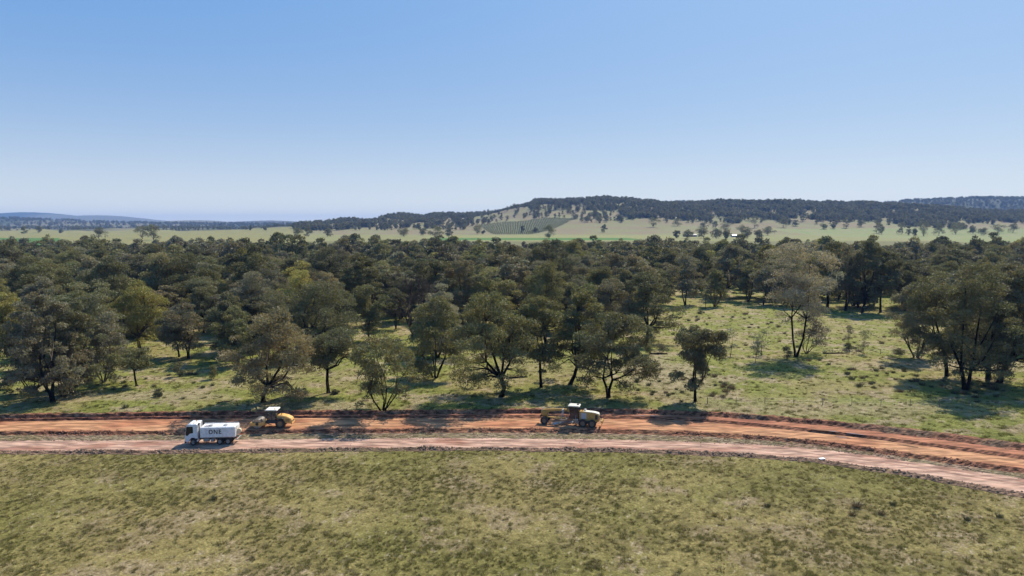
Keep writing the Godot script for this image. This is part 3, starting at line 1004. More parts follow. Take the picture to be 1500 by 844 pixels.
	# branchlets out to the clumps
	if fine:
		for q in clumps:
			var best: Array = knots[0]
			var near := 1e9
			for k in knots:
				var dd: float = (q[0] as Vector3).distance_to(k[0]) + maxf(0.0, k[0].y - q[0].y) * 1.5
				if dd < near:
					near = dd
					best = k
			var bm: Vector3 = best[0].lerp(q[0], 0.5) + Vector3(0, 0.1 * near, 0) + unit(rng) * near * 0.12
			wood.limb([best[0], bm, q[0]], [best[1] * 0.62, best[1] * 0.4, best[1] * 0.12], 4)
			if style in ["dead", "sparse"] or q[1] > rc * 1.1:
				for e in (9 if style == "dead" else 2):
					var tw: Vector3 = q[0] + (unit(rng) + Vector3(0, 0.5, 0)) * rc * rng.randf_range(0.9, 1.7)
					wood.limb([bm.lerp(q[0], rng.randf_range(0.3, 1.0)), tw], [best[1] * 0.2 + (0.04 if style == "dead" else 0.012), 0.02 if style == "dead" else 0.01], 3)
	if style != "dead":
		leaves(crown, rng, clumps, count, size)
	return [wood, crown]


func ordinal(k: int) -> String:
	var words := ["", "first", "second", "third", "fourth", "fifth", "sixth", "seventh", "eighth", "ninth", "tenth"]
	if k < words.size():
		return words[k]
	var end := "th"
	if k % 100 < 11 or k % 100 > 13:
		end = ["th", "st", "nd", "rd", "th", "th", "th", "th", "th", "th"][k % 10]
	return str(k) + end


func in_poly(x: float, d: float, poly: PackedVector2Array) -> bool:
	return Geometry2D.is_point_in_polygon(Vector2(x, d), poly)


func make_woodland() -> void:
	var rng := RandomNumberGenerator.new()
	rng.seed = 5
	for t in TINT:
		leaf_of[t] = leaf_material(TINT[t])
		leaf_of[t + " deep"] = leaf_material(TINT[t] * 0.74)
		leaf_of[t + " bright"] = leaf_material(TINT[t] * 1.28)
	var bark_tex := speckle(31, 256, 0.03, 0.5, 1.0, 4)
	for b in [["mid", 0.2, 0.17, 0.14], ["pale", 0.44, 0.4, 0.35], ["dark", 0.12, 0.1, 0.083], ["bare", 0.26, 0.235, 0.215]]:
		bark_of[b[0]] = dusty(mat(b[1], b[2], b[3], 0.9), bark_tex, 0.9)
	# the trees one can point to
	var models := []
	var spots := []
	for i in GUMS.size():
		var q: Array = GUMS[i]
		var style: String = q[5]
		var far := -float(q[1])
		var count := int(clampf(q[2] * q[3] * (104.0 if far < 220.0 else 46.0), 700.0, 23000.0))
		var size := 0.42 if far < 220.0 else 0.6
		if style == "sparse":
			count = int(count * 0.55)
		if q[6] == "greybare":
			count = int(count * 0.35)
		if style == "sapling":
			count = 700
			size = 0.3
		var made := grow(1000 + i, q[2] * 1.04, q[3] * (1.2 if style == "vase" else 1.14 if style == "lone" else 1.36), q[4], style, count, size)
		var kind := "sapling" if style == "sapling" else "dead_tree" if style == "dead" else "gum_tree"
		var at := Vector3(q[0], 0, q[1])
		if inside_works(at.x, -at.z, 1.0):
			at.z = -works_line("cut_top", at.x) - 1.2
		at.y = surface(at.x, -at.z)
		var o := thing(kind, q[7], "tree", at, 0.0, "saplings in the clearing" if kind == "sapling" else "leafless trees" if kind == "dead_tree" else "gum trees of the wood")
		var bark: String = "pale" if q[6] in ["tan", "pale", "grey"] else "bare" if q[6] in ["bare", "greybare"] else "dark" if q[6] in ["dark", "brown"] else "mid"
		part(o, "trunk", made[0], bark_of[bark])
		if style != "dead":
			part(o, "crown", made[1], leaf_of[q[6]])
		spots.append(Vector3(q[0], -q[1], q[3]))
		if style in ["spread", "tall", "multi"] and i < 38 and i % 3 != 1 and q[6] != "greybare":
			models.append([o.get_child(0).mesh, o.get_child(1).mesh, q[2] * 1.04, q[3] * 1.22, style])
	for i in SHRUBS.size():
		var q: Array = SHRUBS[i]
		var made := grow(3000 + i, q[2], q[3], 0.0, "shrub", 900, 0.3)
		var o := thing("shrub", q[5], "shrub", Vector3(q[0], surface(q[0], -q[1]), q[1]), 0.0, "shrubs on the grass")
		part(o, "stem", made[0], bark_of["mid"])
		part(o, "foliage", made[1], leaf_of[q[4]])
	# the rest of the wood
	var clearing := PackedVector2Array([Vector2(28, 112), Vector2(27, 168), Vector2(44, 232), Vector2(62, 284), Vector2(100, 287), Vector2(120, 266), Vector2(146, 252), Vector2(140, 215), Vector2(118, 178), Vector2(120, 160), Vector2(190, 112)])
	var gap := PackedVector2Array([Vector2(-30, 150), Vector2(-38, 222), Vector2(-30, 226), Vector2(-18, 150)])
	var gap_left := PackedVector2Array([Vector2(-94, 150), Vector2(-104, 196), Vector2(-82, 194), Vector2(-58, 150)])
	var found := []
	var d := 152.0
	while d < 1060.0:
		var step := 11.4 if d < 240.0 else 12.6 if d < 400.0 else 13.4
		var x := -0.86 * d - 20.0 + rng.randf() * step
		while x < 0.86 * d + 20.0:
			var px := x + rng.randf_range(-0.42, 0.42) * step
			var pd := d + rng.randf_range(-0.45, 0.45) * step
			x += step
			var gum_h := rng.randf_range(11.5, 18.5) + 9.0 * pow(rng.randf(), 2.0)
			if pd > 560.0:
				gum_h = minf(gum_h, 17.0) * 0.88
			var gum_w := minf(19.0, gum_h * rng.randf_range(0.68, 1.02))
			if in_poly(px, pd, clearing) or in_poly(px, pd, gap) or in_poly(px, pd, gap_left):
				continue
			if px < -112.0 and pd < 186.0 or pd < 160.0 and px < 150.0 or pd < 168.0 and rng.randf() < 0.3:
				continue
			if noise_c.get_noise_2d(px * 2.2, pd * 2.2) < -0.33 or rng.randf() < 0.06:
				continue
			if pd > 610.0 and rng.randf() < (pd - 610.0) / 130.0 - (1.9 * noise_b.get_noise_2d(px * 1.1 + 90.0, pd * 0.8) if pd < 1020.0 else 0.0):
				continue
			var clash := false
			if pd < 345.0:
				for s in spots:
					if Vector2(s.x - px, s.y - pd).length() < 0.33 * (s.z + gum_w):
						clash = true
						break
			if not clash:
				found.append([px, pd, gum_h, gum_w])
		d += step * 0.92
	# tint by patches of one kind of gum
	var kinds := ["dark", "olive", "brown", "grey", "yellow", "tan"]
	for q in found:
		var t := noise_b.get_noise_2d(q[0] * 2.6 + 300.0, q[1] * 2.6)
		var pick := rng.randf() * 0.9 + t * 0.7
		q.append("brown" if pick > 0.86 else "olive" if pick > 0.48 else "dark" if pick > 0.12 else "grey")
		if rng.randf() < 0.09:
			q[4] = kinds[rng.randi_range(3, 5)]
	found.sort_custom(func(a, b): return a[1] < b[1])
	var singles := []
	var rest := []
	for q in found:
		if singles.size() < 236 and absf(q[0] / q[1]) < 0.745:
			singles.append(q)
		else:
			rest.append(q)
	# rows for the labels: bands of trees one behind the other
	var bands := 8
	for b in bands:
		var row := singles.slice(singles.size() * b / bands, singles.size() * (b + 1) / bands)
		row.sort_custom(func(a, c): return a[0] / a[1] < c[0] / c[1])
		for i in row.size():
			var q: Array = row[i]
			var m: Array = models[rng.randi_range(0, models.size() - 1)]
			var o := thing("gum_tree", "%s gum in the wood, %s from the left in the %s row back" % [TINT_WORD[q[4]], ordinal(i + 1), ordinal(b + 1)], "tree", Vector3(q[0], land(q[0], q[1]), -q[1]), rng.randf() * TAU, "gum trees of the wood")
			o.scale = Vector3(q[3] / m[3], q[2] / m[2], q[3] / m[3]).clampf(0.5, 2.0)
			put(o, "trunk", m[0], bark_of[["mid", "dark", "dark", "pale"][rng.randi_range(0, 3)]])
			put(o, "crown", m[1], leaf_of[q[4] + ["", " deep", " bright"][rng.randi_range(0, 2)]])
	# trees past the 300 nearest: one mass
	var white_leaf := leaf_material(Color.WHITE)
	var mass := Node3D.new()
	mass.name = "forest"
	add_child(mass)
	tag(mass, "deep gum wood beyond the nearest rows, one canopy to the paddocks", "forest", "", "stuff")
	var shapes := []
	for k in 6:
		var m: Array = models[(k * 5 + 1) % models.size()]
		var am := ArrayMesh.new()
		copy_surface(am, m[0], bark_of["mid"])
		copy_surface(am, m[1], white_leaf)
		shapes.append([am, m[2], m[3], [], []])
	for k in 7:
		var style: String = ["spread", "tall", "spread", "multi", "spread", "tall", "spread"][k]
		var made := grow(5000 + k, 16.0, 12.0, 0.0, style, 2300, 0.95, false)
		var am: ArrayMesh = made[0].mesh(null, bark_of["mid"])
		made[1].mesh(am, white_leaf)
		shapes.append([am, 16.0, 12.0, [], []])
	for q in rest:
		var s: Array = shapes[rng.randi_range(0, 5)] if q[1] < 330.0 else shapes[rng.randi_range(6, 12)]
		var bs := Basis(Vector3.UP, rng.randf() * TAU).scaled(Vector3(q[3] / s[2], q[2] / s[1], q[3] / s[2]))
		s[3].append(Transform3D(bs, Vector3(q[0], land(q[0], q[1]) - 0.1, -q[1])))
		var tint: Color = TINT[q[4]]
		s[4].append(tint * rng.randf_range(0.62, 1.28))
	for s in shapes:
		if s[3].size():
			scatter("trees", s[0], s[3], s[4], "", "", mass)
	# woods on the hill, scattered trees of the plain: far masses
	make_far_trees(rng, white_leaf)


func copy_surface(into: ArrayMesh, from: Mesh, material: Material) -> void:
	into.add_surface_from_arrays(Mesh.PRIMITIVE_TRIANGLES, from.surface_get_arrays(0))
	into.surface_set_material(into.get_surface_count() - 1, material)


func make_far_trees(rng: RandomNumberGenerator, white_leaf: Material) -> void:
	var shapes := []
	for k in 5:
		var made := grow(6000 + k, 12.0, 10.0, 0.0, ["far", "far", "multi", "far", "far"][k], 220, 1.9, false)
		var am: ArrayMesh = made[0].mesh(null, bark_of["dark"])
		made[1].mesh(am, white_leaf)
		shapes.append([am, [], []])
	var i := 0
	while i < 100000:
		i += 1
		var d := 1600.0 + 1500.0 * rng.randf()
		var x := d * rng.randf_range(-0.32, 0.9)
		var n1 := noise_c.get_noise_2d(x * 1.5, d * 1.0)
		var n2 := noise_b.get_noise_2d(x * 1.5, d * 1.5)
		var want := 0.0
		var foot := 1905.0 + 160.0 * noise_b.get_noise_2d(x * 0.7, 40.0)
		if x > 900.0 and x < 1300.0:
			foot -= 170.0 * smooth(1.0 - absf(x - 1090.0) / 190.0)
		if x > 60.0:
			want = smoothstep(foot - 30.0, foot + 60.0, d) * clampf(0.3 + 3.2 * n1 + 0.9 * smoothstep(2380.0, 2520.0, d), 0.1, 0.97)
			if x < 330.0:
				want *= 0.22 + 0.78 * smoothstep(2120.0, 2330.0, d + 160.0 * n2)
		else:
			want = 0.85 * smoothstep(2330.0, 2480.0, d + 160.0 * n2) if x > -640.0 else 0.6 * smoothstep(2450.0, 2560.0, d)
			want = maxf(want, 0.85 * smoothstep(0.12, 0.3, n1) * smoothstep(1750.0, 1850.0, d) * smoothstep(0.0, -80.0, x))
			if x > -120.0 and d < 2440.0:
				want *= 0.15
		want = maxf(want, 0.02 if d > 1850.0 else 0.0)
		if plantation(x, d):
			want = 0.0
		if rng.randf() > want * 0.5:
			continue
		var s: Array = shapes[rng.randi_range(0, 4)]
		var k := rng.randf_range(0.75, 1.5)
		s[1].append(Transform3D(Basis(Vector3.UP, rng.randf() * TAU).scaled(Vector3(k * rng.randf_range(0.9, 1.25), k, k * rng.randf_range(0.9, 1.25))), Vector3(x, land(x, d) - 0.4, -d)))
		s[2].append((TINT["dark"] as Color).lerp(TINT["grey"], rng.randf() * 0.4) * rng.randf_range(0.65, 1.05))
	var hill := Node3D.new()
	hill.name = "hill_wood"
	add_child(hill)
	tag(hill, "dark wood covering the ridge and upper slopes of the hill", "forest", "", "stuff")
	for s in shapes:
		scatter("trees", s[0], s[1], s[2], "", "", hill)
		s[1] = []
		s[2] = []
	# lines and groves of trees on the plain at the left and on the two farther ridges
	i = 0
	while i < 5500:
		i += 1
		var a := rng.randf_range(-0.95, -0.02)
		var d := 2250.0 + 2600.0 * rng.randf()
		var x := a * d
		if a > -0.26 and d < 3000.0:
			continue
		if noise_c.get_noise_2d(x * 0.35, d * 0.16) < 0.02:
			continue
		var s: Array = shapes[rng.randi_range(0, 4)]
		var k := rng.randf_range(0.7, 1.2)
		s[1].append(Transform3D(Basis(Vector3.UP, rng.randf() * TAU).scaled(Vector3.ONE * k), Vector3(x, land(x, d) - 0.3, -d)))
		s[2].append((TINT["dark"] as Color) * rng.randf_range(0.8, 1.2))
	for at in ridge_spots:
		var s: Array = shapes[rng.randi_range(0, 4)]
		var k := rng.randf_range(0.9, 1.7)
		s[1].append(Transform3D(Basis(Vector3.UP, rng.randf() * TAU).scaled(Vector3(k * 1.2, k, k * 1.2)), at - Vector3(0, 0.8, 0)))
		s[2].append((TINT["dark"] as Color) * rng.randf_range(0.65, 1.1))
	var plain := Node3D.new()
	plain.name = "plain_woods"
	add_child(plain)
	tag(plain, "dark groves on the plain and woods on the farther ridges", "forest", "", "stuff")
	for s in shapes:
		scatter("trees", s[0], s[1], s[2], "", "", plain)
	# rows of the plantation
	var places := []
	var colors := []
	var d := 1492.0
	while d < 1958.0:
		var x := -110.0
		while x < 190.0:
			if plantation(x, d):
				var k := rng.randf_range(0.2, 0.36)
				places.append(Transform3D(Basis(Vector3.UP, rng.randf() * TAU).scaled(Vector3(k, k * 0.8, k)), Vector3(x + rng.randf_range(-0.6, 0.6), land(x, d) - 0.3, -d + rng.randf_range(-0.5, 0.5))))
				colors.append(Color(0.23, 0.24, 0.145) * rng.randf_range(0.85, 1.15))
			x += 4.6
		d += 5.5
	scatter("plantation", shapes[0][0], places, colors, "grey-green rows of young trees on the slope below the hill", "plantation")
	# trees one can point to in the paddocks
	for k in PADDOCK_TREES.size():
		var q: Array = PADDOCK_TREES[k]
		var made := grow(7000 + k, q[2], minf(q[3], q[2] * 1.55), 0.0, "far", 1900, 1.4, false)
		var o := thing("paddock_tree", q[4], "tree", Vector3(q[0], land(q[0], -q[1]) - 0.2, q[1]), 0.0, "trees standing in the far paddocks")
		part(o, "trunk", made[0], bark_of["dark"])
		part(o, "crown", made[1], leaf_of["dark" if k % 3 else "olive"])


# ---------------------------------------------------------------- grass
func tuft_mesh(seed_: int, blades: int, height: float, radius: float, wide: float, material: Material) -> ArrayMesh:
	var rng := RandomNumberGenerator.new()
	rng.seed = seed_
	var g := Geo.new()
	for i in blades:
		var a := rng.randf() * TAU
		var base := Vector3(cos(a), 0, sin(a)) * radius * rng.randf() * 0.7
		var out := Vector3(cos(a), 0, sin(a)) * radius * rng.randf_range(0.2, 1.0)
		var side := Vector3(-sin(a + rng.randf_range(-1, 1)), 0, cos(a + rng.randf_range(-1, 1))) * wide * rng.randf_range(0.6, 1.3)
		var b := rng.randf_range(0.75, 1.25)
		g.col = Color(b, b, b * 0.95)
		g.tri(base - side - Vector3(0, 0.04, 0), base + side - Vector3(0, 0.04, 0), base + out + Vector3(0, height * rng.randf_range(0.55, 1.1), 0))
	return g.mesh(null, material)


func make_grass() -> void:
	var rng := RandomNumberGenerator.new()
	rng.seed = 9
	var blade := StandardMaterial3D.new()
	blade.vertex_color_use_as_albedo = true
	blade.roughness = 0.75
	blade.metallic_specular = 0.3
	blade.backlight_enabled = true
	blade.backlight = lin(0.8, 0.78, 0.45)
	blade.cull_mode = BaseMaterial3D.CULL_DISABLED
	var low := tuft_mesh(1, 30, 0.085, 0.34, 0.03, blade)
	var high := tuft_mesh(2, 44, 0.26, 0.3, 0.026, blade)
	var sets := {"low": [low, [], []], "high": [high, [], []]}
	var tried := 0
	while tried < 150000:
		tried += 1
		var d := sqrt(rng.randf_range(54.0 * 54.0, 117.0 * 117.0))
		var x := d * rng.randf_range(-0.84, 0.84)
		if inside_works(x, d, 0.5) or d > works_line("spoil_foot", x):
			continue
		var n1 := noise_b.get_noise_2d(x * 3.0, d * 3.0)
		var n2 := noise_c.get_noise_2d(x * 11.0, d * 11.0)
		var n4 := noise_a.get_noise_2d(x * 24.0 + 500.0, d * 24.0)
		var dry := clampf(0.42 - 0.9 * n1 + 0.5 * n2 + rng.randf_range(-0.35, 0.35), 0.0, 1.0)
		var c := Color(0.24, 0.218, 0.064).lerp(Color(0.37, 0.298, 0.135), dry)
		var s := rng.randf_range(0.4, 0.95) * (0.95 + 0.35 * n4)
		var which := "low"
		var lush := noise_c.get_noise_2d(x * 4.5 + 70.0, d * 7.0)
		if lush < -0.12 and rng.randf() < 0.45:
			continue
		if rng.randf() < clampf(0.03 + 0.3 * lush + (0.08 if n4 > 0.2 else 0.0), 0.0, 0.3):
			which = "high"
			s *= 0.9
			c = c.lerp(Color(0.13, 0.135, 0.048), 0.6)
		elif rng.randf() < 0.03:
			which = "high"
			c = Color(0.40, 0.33, 0.19)
		elif rng.randf() < 0.045:
			which = "high"
			s *= rng.randf_range(0.6, 1.5)
			c = Color(0.16, 0.155, 0.062).lerp(Color(0.22, 0.17, 0.09), rng.randf())
		sets[which][1].append(Transform3D(Basis(Vector3.UP, rng.randf() * TAU).scaled(Vector3(s * 1.25, s, s * 1.25)), Vector3(x, land(x, d), -d)))
		sets[which][2].append(c * rng.randf_range(0.85, 1.15))
	var field := Node3D.new()
	field.name = "meadow_grass"
	add_child(field)
	tag(field, "rough olive and straw coloured grass of the near field", "grass", "", "stuff")
	for k in sets:
		scatter("tufts", sets[k][0], sets[k][1], sets[k][2], "", "", field)
		sets[k][1] = []
		sets[k][2] = []
	# the woodland floor, thinner with distance, and the verge
	tried = 0
	while tried < 130000:
		tried += 1
		var d := 90.0 + 212.0 * pow(rng.randf(), 1.25)
		var x := d * rng.randf_range(-0.84, 0.84)
		if d < works_line("cut_top", x) + 0.6:
			continue
		var g := land_color(x, d)
		var s := rng.randf_range(0.6, 1.25)
		var which := "low"
		var n4 := noise_a.get_noise_2d(x * 18.0, d * 18.0)
		if n4 > 0.2 and rng.randf() < 0.3:
			which = "high"
			g = g.lerp(Color(0.13, 0.13, 0.05), 0.6)
		sets[which][1].append(Transform3D(Basis(Vector3.UP, rng.randf() * TAU).scaled(Vector3(s * 1.4, s, s * 1.4)), Vector3(x, land(x, d), -d)))
		sets[which][2].append(g * rng.randf_range(0.8, 1.15))
	var i := 0
	while i < 2300:
		i += 1
		var x := rng.randf_range(-100.0, 95.0)
		var d := lerpf(works_line("bank_foot", x), works_line("track_far", x), rng.randf_range(0.05, 0.95))
		if noise_c.get_noise_2d(x * 4.0, d * 9.0) < -0.08 or rng.randf() < smoothstep(20.0, 75.0, x) * 0.7:
			continue
		var s := rng.randf_range(0.5, 1.1)
		sets["low"][1].append(Transform3D(Basis(Vector3.UP, rng.randf() * TAU).scaled(Vector3(s, s, s)), Vector3(x, works_height(x, d), -d)))
		sets["low"][2].append(Color(0.25, 0.23, 0.095).lerp(Color(0.38, 0.31, 0.16), rng.randf()) * rng.randf_range(0.8, 1.1))
	var floor_grass := Node3D.new()
	floor_grass.name = "woodland_grass"
	add_child(floor_grass)
	tag(floor_grass, "green grass under and between the gum trees", "grass", "", "stuff")
	for k in sets:
		scatter("tufts", sets[k][0], sets[k][1], sets[k][2], "", "", floor_grass)
	# rush tussocks one can point to
	var rush := []
	for k in 4:
		rush.append(tuft_mesh(40 + k, 130, 0.75, 0.62, 0.035, blade_tint(Color(0.085, 0.085, 0.042))))
	var brown_rush := tuft_mesh(50, 130, 0.8, 0.7, 0.035, blade_tint(Color(0.16, 0.115, 0.07)))
	var areas := [
		["rush tussock beside the shadow of the right-hand clump", "rush tussocks by the right clump", 46, 84.0, 139.0, 15.0, 17.0],
		["rush tussock on the dry patch by the lone gum", "rush tussocks on the dry patch", 44, 34.0, 140.0, 12.0, 17.0],
		["rush tussock in the open grass of the clearing", "rush tussocks in the clearing", 52, 78.0, 205.0, 32.0, 52.0],
		["rush tussock on the grass behind the truck", "rush tussocks behind the truck", 22, -72.0, 134.0, 24.0, 14.0],
	]
	for a in areas:
		var k := 0
		var row := []
		while k < a[2]:
			var x: float = a[3] + a[5] * rng.randf_range(-1.0, 1.0)
			var d: float = a[4] + a[6] * rng.randf_range(-1.0, 1.0)
			if d < works_line("cut_top", x) + 2.0 or Vector2((x - a[3]) / a[5], (d - a[4]) / a[6]).length() > 1.0:
				continue
			var o := put(self, "tussock", brown_rush if rng.randf() < 0.25 else rush[k % 4])
			var s := rng.randf_range(0.55, 1.2)
			o.transform = Transform3D(Basis(Vector3.UP, rng.randf() * TAU).scaled(Vector3(s * 1.15, s, s * 1.15)), Vector3(x, land(x, d), -d))
			o.set_meta("place", x / d)
			row.append(o)
			k += 1
		row.sort_custom(func(m, n): return m.get_meta("place") < n.get_meta("place"))
		for j in row.size():
			tag(row[j], "%s, %s from the left" % [a[0], ordinal(j + 1)], "tussock", a[1])
	# the dry and dark clumps in the near field
	for q in [[41.7, 79.9, 1.5, "brown", "tall brown grass clump standing highest in the near field"], [40.0, 77.5, 1.2, "brown", "brown grass clump left below the tallest one in the near field"], [43.6, 77.8, 1.15, "brown", "brown grass clump right below the tallest one in the near field"], [46.5, 80.5, 1.2, "dark", "dark green grass clump right of the tall brown one"], [57.0, 77.0, 1.2, "dark", "dark grass clump between two pale bare spots"], [52.7, 76.2, 1.2, "dark", "dark grass clump left of the pale bare spot at the field's right"], [31.0, 80.0, 1.1, "dark", "dark grass clump left of the brown clumps in the near field"], [-37.0, 82.0, 1.3, "dark", "round dark green grass clump below the truck in the near field"]]:
		var o := put(self, "tussock", brown_rush if q[3] == "brown" else rush[0])
		o.transform = Transform3D(Basis.from_scale(Vector3(q[2], q[2], q[2]) * 0.62), Vector3(q[0], land(q[0], q[1]), -q[1]))
		tag(o, q[4], "tussock", "grass clumps in the near field")


func blade_tint(c: Color) -> StandardMaterial3D:
	var m := StandardMaterial3D.new()
	m.albedo_color = c.linear_to_srgb()
	m.vertex_color_use_as_albedo = true
	m.roughness = 0.75
	m.backlight_enabled = true
	m.backlight = lin(0.4, 0.4, 0.25)
	m.cull_mode = BaseMaterial3D.CULL_DISABLED
	return m


# ---------------------------------------------------------------- vehicles
func vp(pairs: Array) -> PackedVector2Array:
	var out := PackedVector2Array()
	for i in range(0, pairs.size(), 2):
		out.append(Vector2(pairs[i], pairs[i + 1]))
	return out


func wheel(parent: Node, at: Vector3, r: float, wide: float, rubber: Material, metal: Material, lugs := 0) -> void:
	var t := Geo.new()
	var h := wide * 0.5
	t.lathe(Vector3.ZERO, Vector3.BACK, [[r * 0.56, -h * 0.9], [r * 0.86, -h], [r * 0.97, -h * 0.8], [r, -h * 0.5], [r, h * 0.5], [r * 0.97, h * 0.8], [r * 0.86, h], [r * 0.56, h * 0.9], [r * 0.56, -h * 0.9]], 26)
	for i in lugs:
		var a := TAU * i / lugs
		t.box(Vector3(cos(a), sin(a), 0) * r * 1.0 + Vector3(0, 0, h * 0.4 * (1 if i % 2 else -1)), Vector3(r * 0.07, r * 0.09, h * 1.0), 0.0, Basis(Vector3.BACK, a))
	var w := put(parent, "wheel", t.mesh(), rubber)
	w.position = at
	var side := signf(at.z) if absf(at.z) > 0.01 else 1.0
	var g := Geo.new()
	g.lathe(Vector3.ZERO, Vector3.BACK * side, [[r * 0.57, -h * 0.8], [r * 0.57, h * 0.86], [r * 0.5, h * 0.88], [r * 0.42, h * 0.45], [r * 0.24, h * 0.5], [r * 0.22, h * 0.95], [0.0, h * 0.98]], 22)
	for i in 8:
		var a := TAU * i / 8.0
		g.rod(Vector3(cos(a) * r * 0.33, sin(a) * r * 0.33, side * h * 0.42), Vector3(cos(a) * r * 0.33, sin(a) * r * 0.33, side * h * 0.6), r * 0.035, 6)
	put(w, "rim", g.mesh(), metal)


func make_truck(dust: Texture2D) -> void:
	var white := dusty(mat(0.80, 0.80, 0.80, 0.38, 0.0, 0.5), dust, 0.55)
	var tank_white := dusty(mat(0.80, 0.785, 0.76, 0.45, 0.0, 0.2), dust, 0.45)
	var black := mat(0.025, 0.025, 0.027, 0.6)
	var dark := mat(0.05, 0.05, 0.055, 0.7)
	var rubber := mat(0.028, 0.026, 0.025, 0.9)
	var steel := dusty(mat(0.34, 0.31, 0.28, 0.55, 0.3), dust, 0.9)
	var grey := dusty(mat(0.34, 0.33, 0.32, 0.6), dust, 0.8)
	var glass := mat(0.012, 0.014, 0.018, 0.06)
	var lamp := mat(0.75, 0.76, 0.78, 0.12, 0.3)
	var at := Vector3(-46.75, 0, -104.3)
	at.y = works_height(at.x, -at.z)
	var t := thing("water_truck", "white water truck with box tank lettered ONE driving along the pink track", "truck", at, deg_to_rad(5.0))
	t.scale = Vector3(0.885, 1.0, 0.97)
	var g := Geo.new()
	g.box(Vector3(0.2, 0.88, 0.4), Vector3(8.0, 0.24, 0.1), 0.01)
	g.box(Vector3(0.2, 0.88, -0.4), Vector3(8.0, 0.24, 0.1), 0.01)
	for x in [-3.2, -1.2, 0.8, 2.6, 4.0]:
		g.box(Vector3(x, 0.86, 0), Vector3(0.12, 0.16, 0.72))
	g.rod(Vector3(-3.05, 0.52, -1.0), Vector3(-3.05, 0.52, 1.0), 0.07)
	g.rod(Vector3(1.45, 0.52, -1.0), Vector3(1.45, 0.52, 1.0), 0.09)
	g.rod(Vector3(2.85, 0.52, -1.0), Vector3(2.85, 0.52, 1.0), 0.09)
	part(t, "chassis", g, dark)
	# cab: outline seen from the side, wheel arch cut out below
	var arch := []
	for i in 9:
		var a := PI * i / 8.0
		arch.append_array([-3.05 + 0.66 * cos(a), 0.62 + 0.64 * sin(a)])
	g = Geo.new()
	g.prism(vp([-2.25, 0.62] + arch + [-4.36, 0.62, -4.4, 1.5, -4.32, 1.72, -4.08, 3.08, -3.94, 3.28, -3.7, 3.36, -2.45, 3.38, -2.25, 3.28]), -1.2, 1.2, 0.05)
	var cab := part(t, "cab", g, white)
	g = Geo.new()
	g.prism(vp([-4.345, 1.72, -4.1, 3.08, -4.06, 3.06, -4.3, 1.7]), -1.12, 1.12)
	part(cab, "windscreen", g, glass)
	for s in [1.0, -1.0]:
		var door := Geo.new()
		door.prism(vp([-4.1, 1.28, -4.1, 1.68, -3.86, 3.1, -2.86, 3.1, -2.78, 1.4, -2.78, 1.28]), 1.2 * s - 0.012, 1.2 * s + 0.014, 0.006)
		var dr := part(cab, "door", door, white)
		door = Geo.new()
		door.prism(vp([-4.2, 1.62, -4.24, 1.78, -4.02, 3.02, -2.98, 3.02, -2.94, 2.0, -3.5, 1.94, -3.9, 1.6]), 1.2 * s - 0.02, 1.2 * s + 0.022)
		part(dr, "window", door, glass)
		door = Geo.new()
		door.box(Vector3(-2.95, 1.52, 1.235 * s), Vector3(0.16, 0.035, 0.03), 0.01)
		part(dr, "handle", door, black)
		g = Geo.new()
		g.rod(Vector3(-4.05, 2.85, 1.15 * s), Vector3(-4.2, 2.8, 1.48 * s), 0.02, 6)
		g.box(Vector3(-4.2, 2.55, 1.5 * s), Vector3(0.09, 0.5, 0.2), 0.03)
		part(cab, "mirror", g, black)
		g = Geo.new()
		g.box(Vector3(-4.405, 0.92, 0.88 * s), Vector3(0.06, 0.17, 0.4), 0.02)
		part(cab, "headlight", g, lamp)
		g = Geo.new()
		g.box(Vector3(-2.6, 0.55, 1.08 * s), Vector3(0.62, 0.16, 0.24), 0.02)
		g.box(Vector3(-2.5, 1.02, 1.205 * s), Vector3(0.5, 0.26, 0.04), 0.01)
		part(cab, "step", g, black)
	g = Geo.new()
	g.box(Vector3(-4.4, 0.58, 0), Vector3(0.16, 0.36, 2.36), 0.05)
	part(cab, "bumper", g, black)
	g = Geo.new()
	g.box(Vector3(-4.395, 1.28, 0), Vector3(0.05, 0.3, 1.5), 0.015)
	part(cab, "grille", g, dark)
	g = Geo.new()
	g.prism(vp([-3.95, 3.3, -3.7, 3.44, -3.35, 3.44, -3.3, 3.36]), -0.95, 0.95, 0.02)
	part(cab, "sun_visor", g, white)
	for z in [-0.55, 0.55]:
		g = Geo.new()
		g.lathe(Vector3(-3.0, 3.36, z), Vector3.UP, [[0.09, 0.0], [0.09, 0.05], [0.075, 0.16], [0.0, 0.18]], 12)
		part(cab, "beacon", g, mat(0.75, 0.33, 0.02, 0.25))
	g = Geo.new()
	g.rod(Vector3(-2.1, 0.95, -0.95), Vector3(-2.1, 3.55, -0.95), 0.075)
	g.box(Vector3(-2.1, 3.3, 0.7), Vector3(0.22, 0.3, 0.3), 0.04)
	g.rod(Vector3(-2.1, 1.1, 0.7), Vector3(-2.1, 3.2, 0.7), 0.09)
	part(t, "exhaust_stack", g, black)
	# tank
	g = Geo.new()
	g.box(Vector3(1.15, 2.02, 0), Vector3(6.0, 1.62, 2.46), 0.09)
	var tank := part(t, "tank", g, tank_white)
	g = Geo.new()
	for s in [-1.0, 1.0]:
		g.box(Vector3(1.1, 1.18, 1.0 * s), Vector3(6.1, 0.1, 0.14), 0.02)
		for x in [-1.5, -0.4, 0.7, 1.8, 2.9, 3.9]:
			g.box(Vector3(x, 1.14, 0.72 * s), Vector3(0.08, 0.14, 0.5))
	part(t, "tank_rail", g, grey)
	for x in [-0.3, 2.2]:
		g = Geo.new()
		g.lathe(Vector3(x, 2.83, 0.1), Vector3.UP, [[0.0, 0.0], [0.36, 0.0], [0.36, 0.09], [0.3, 0.13], [0.0, 0.14]], 18)
		part(tank, "hatch", g, grey)
	g = Geo.new()
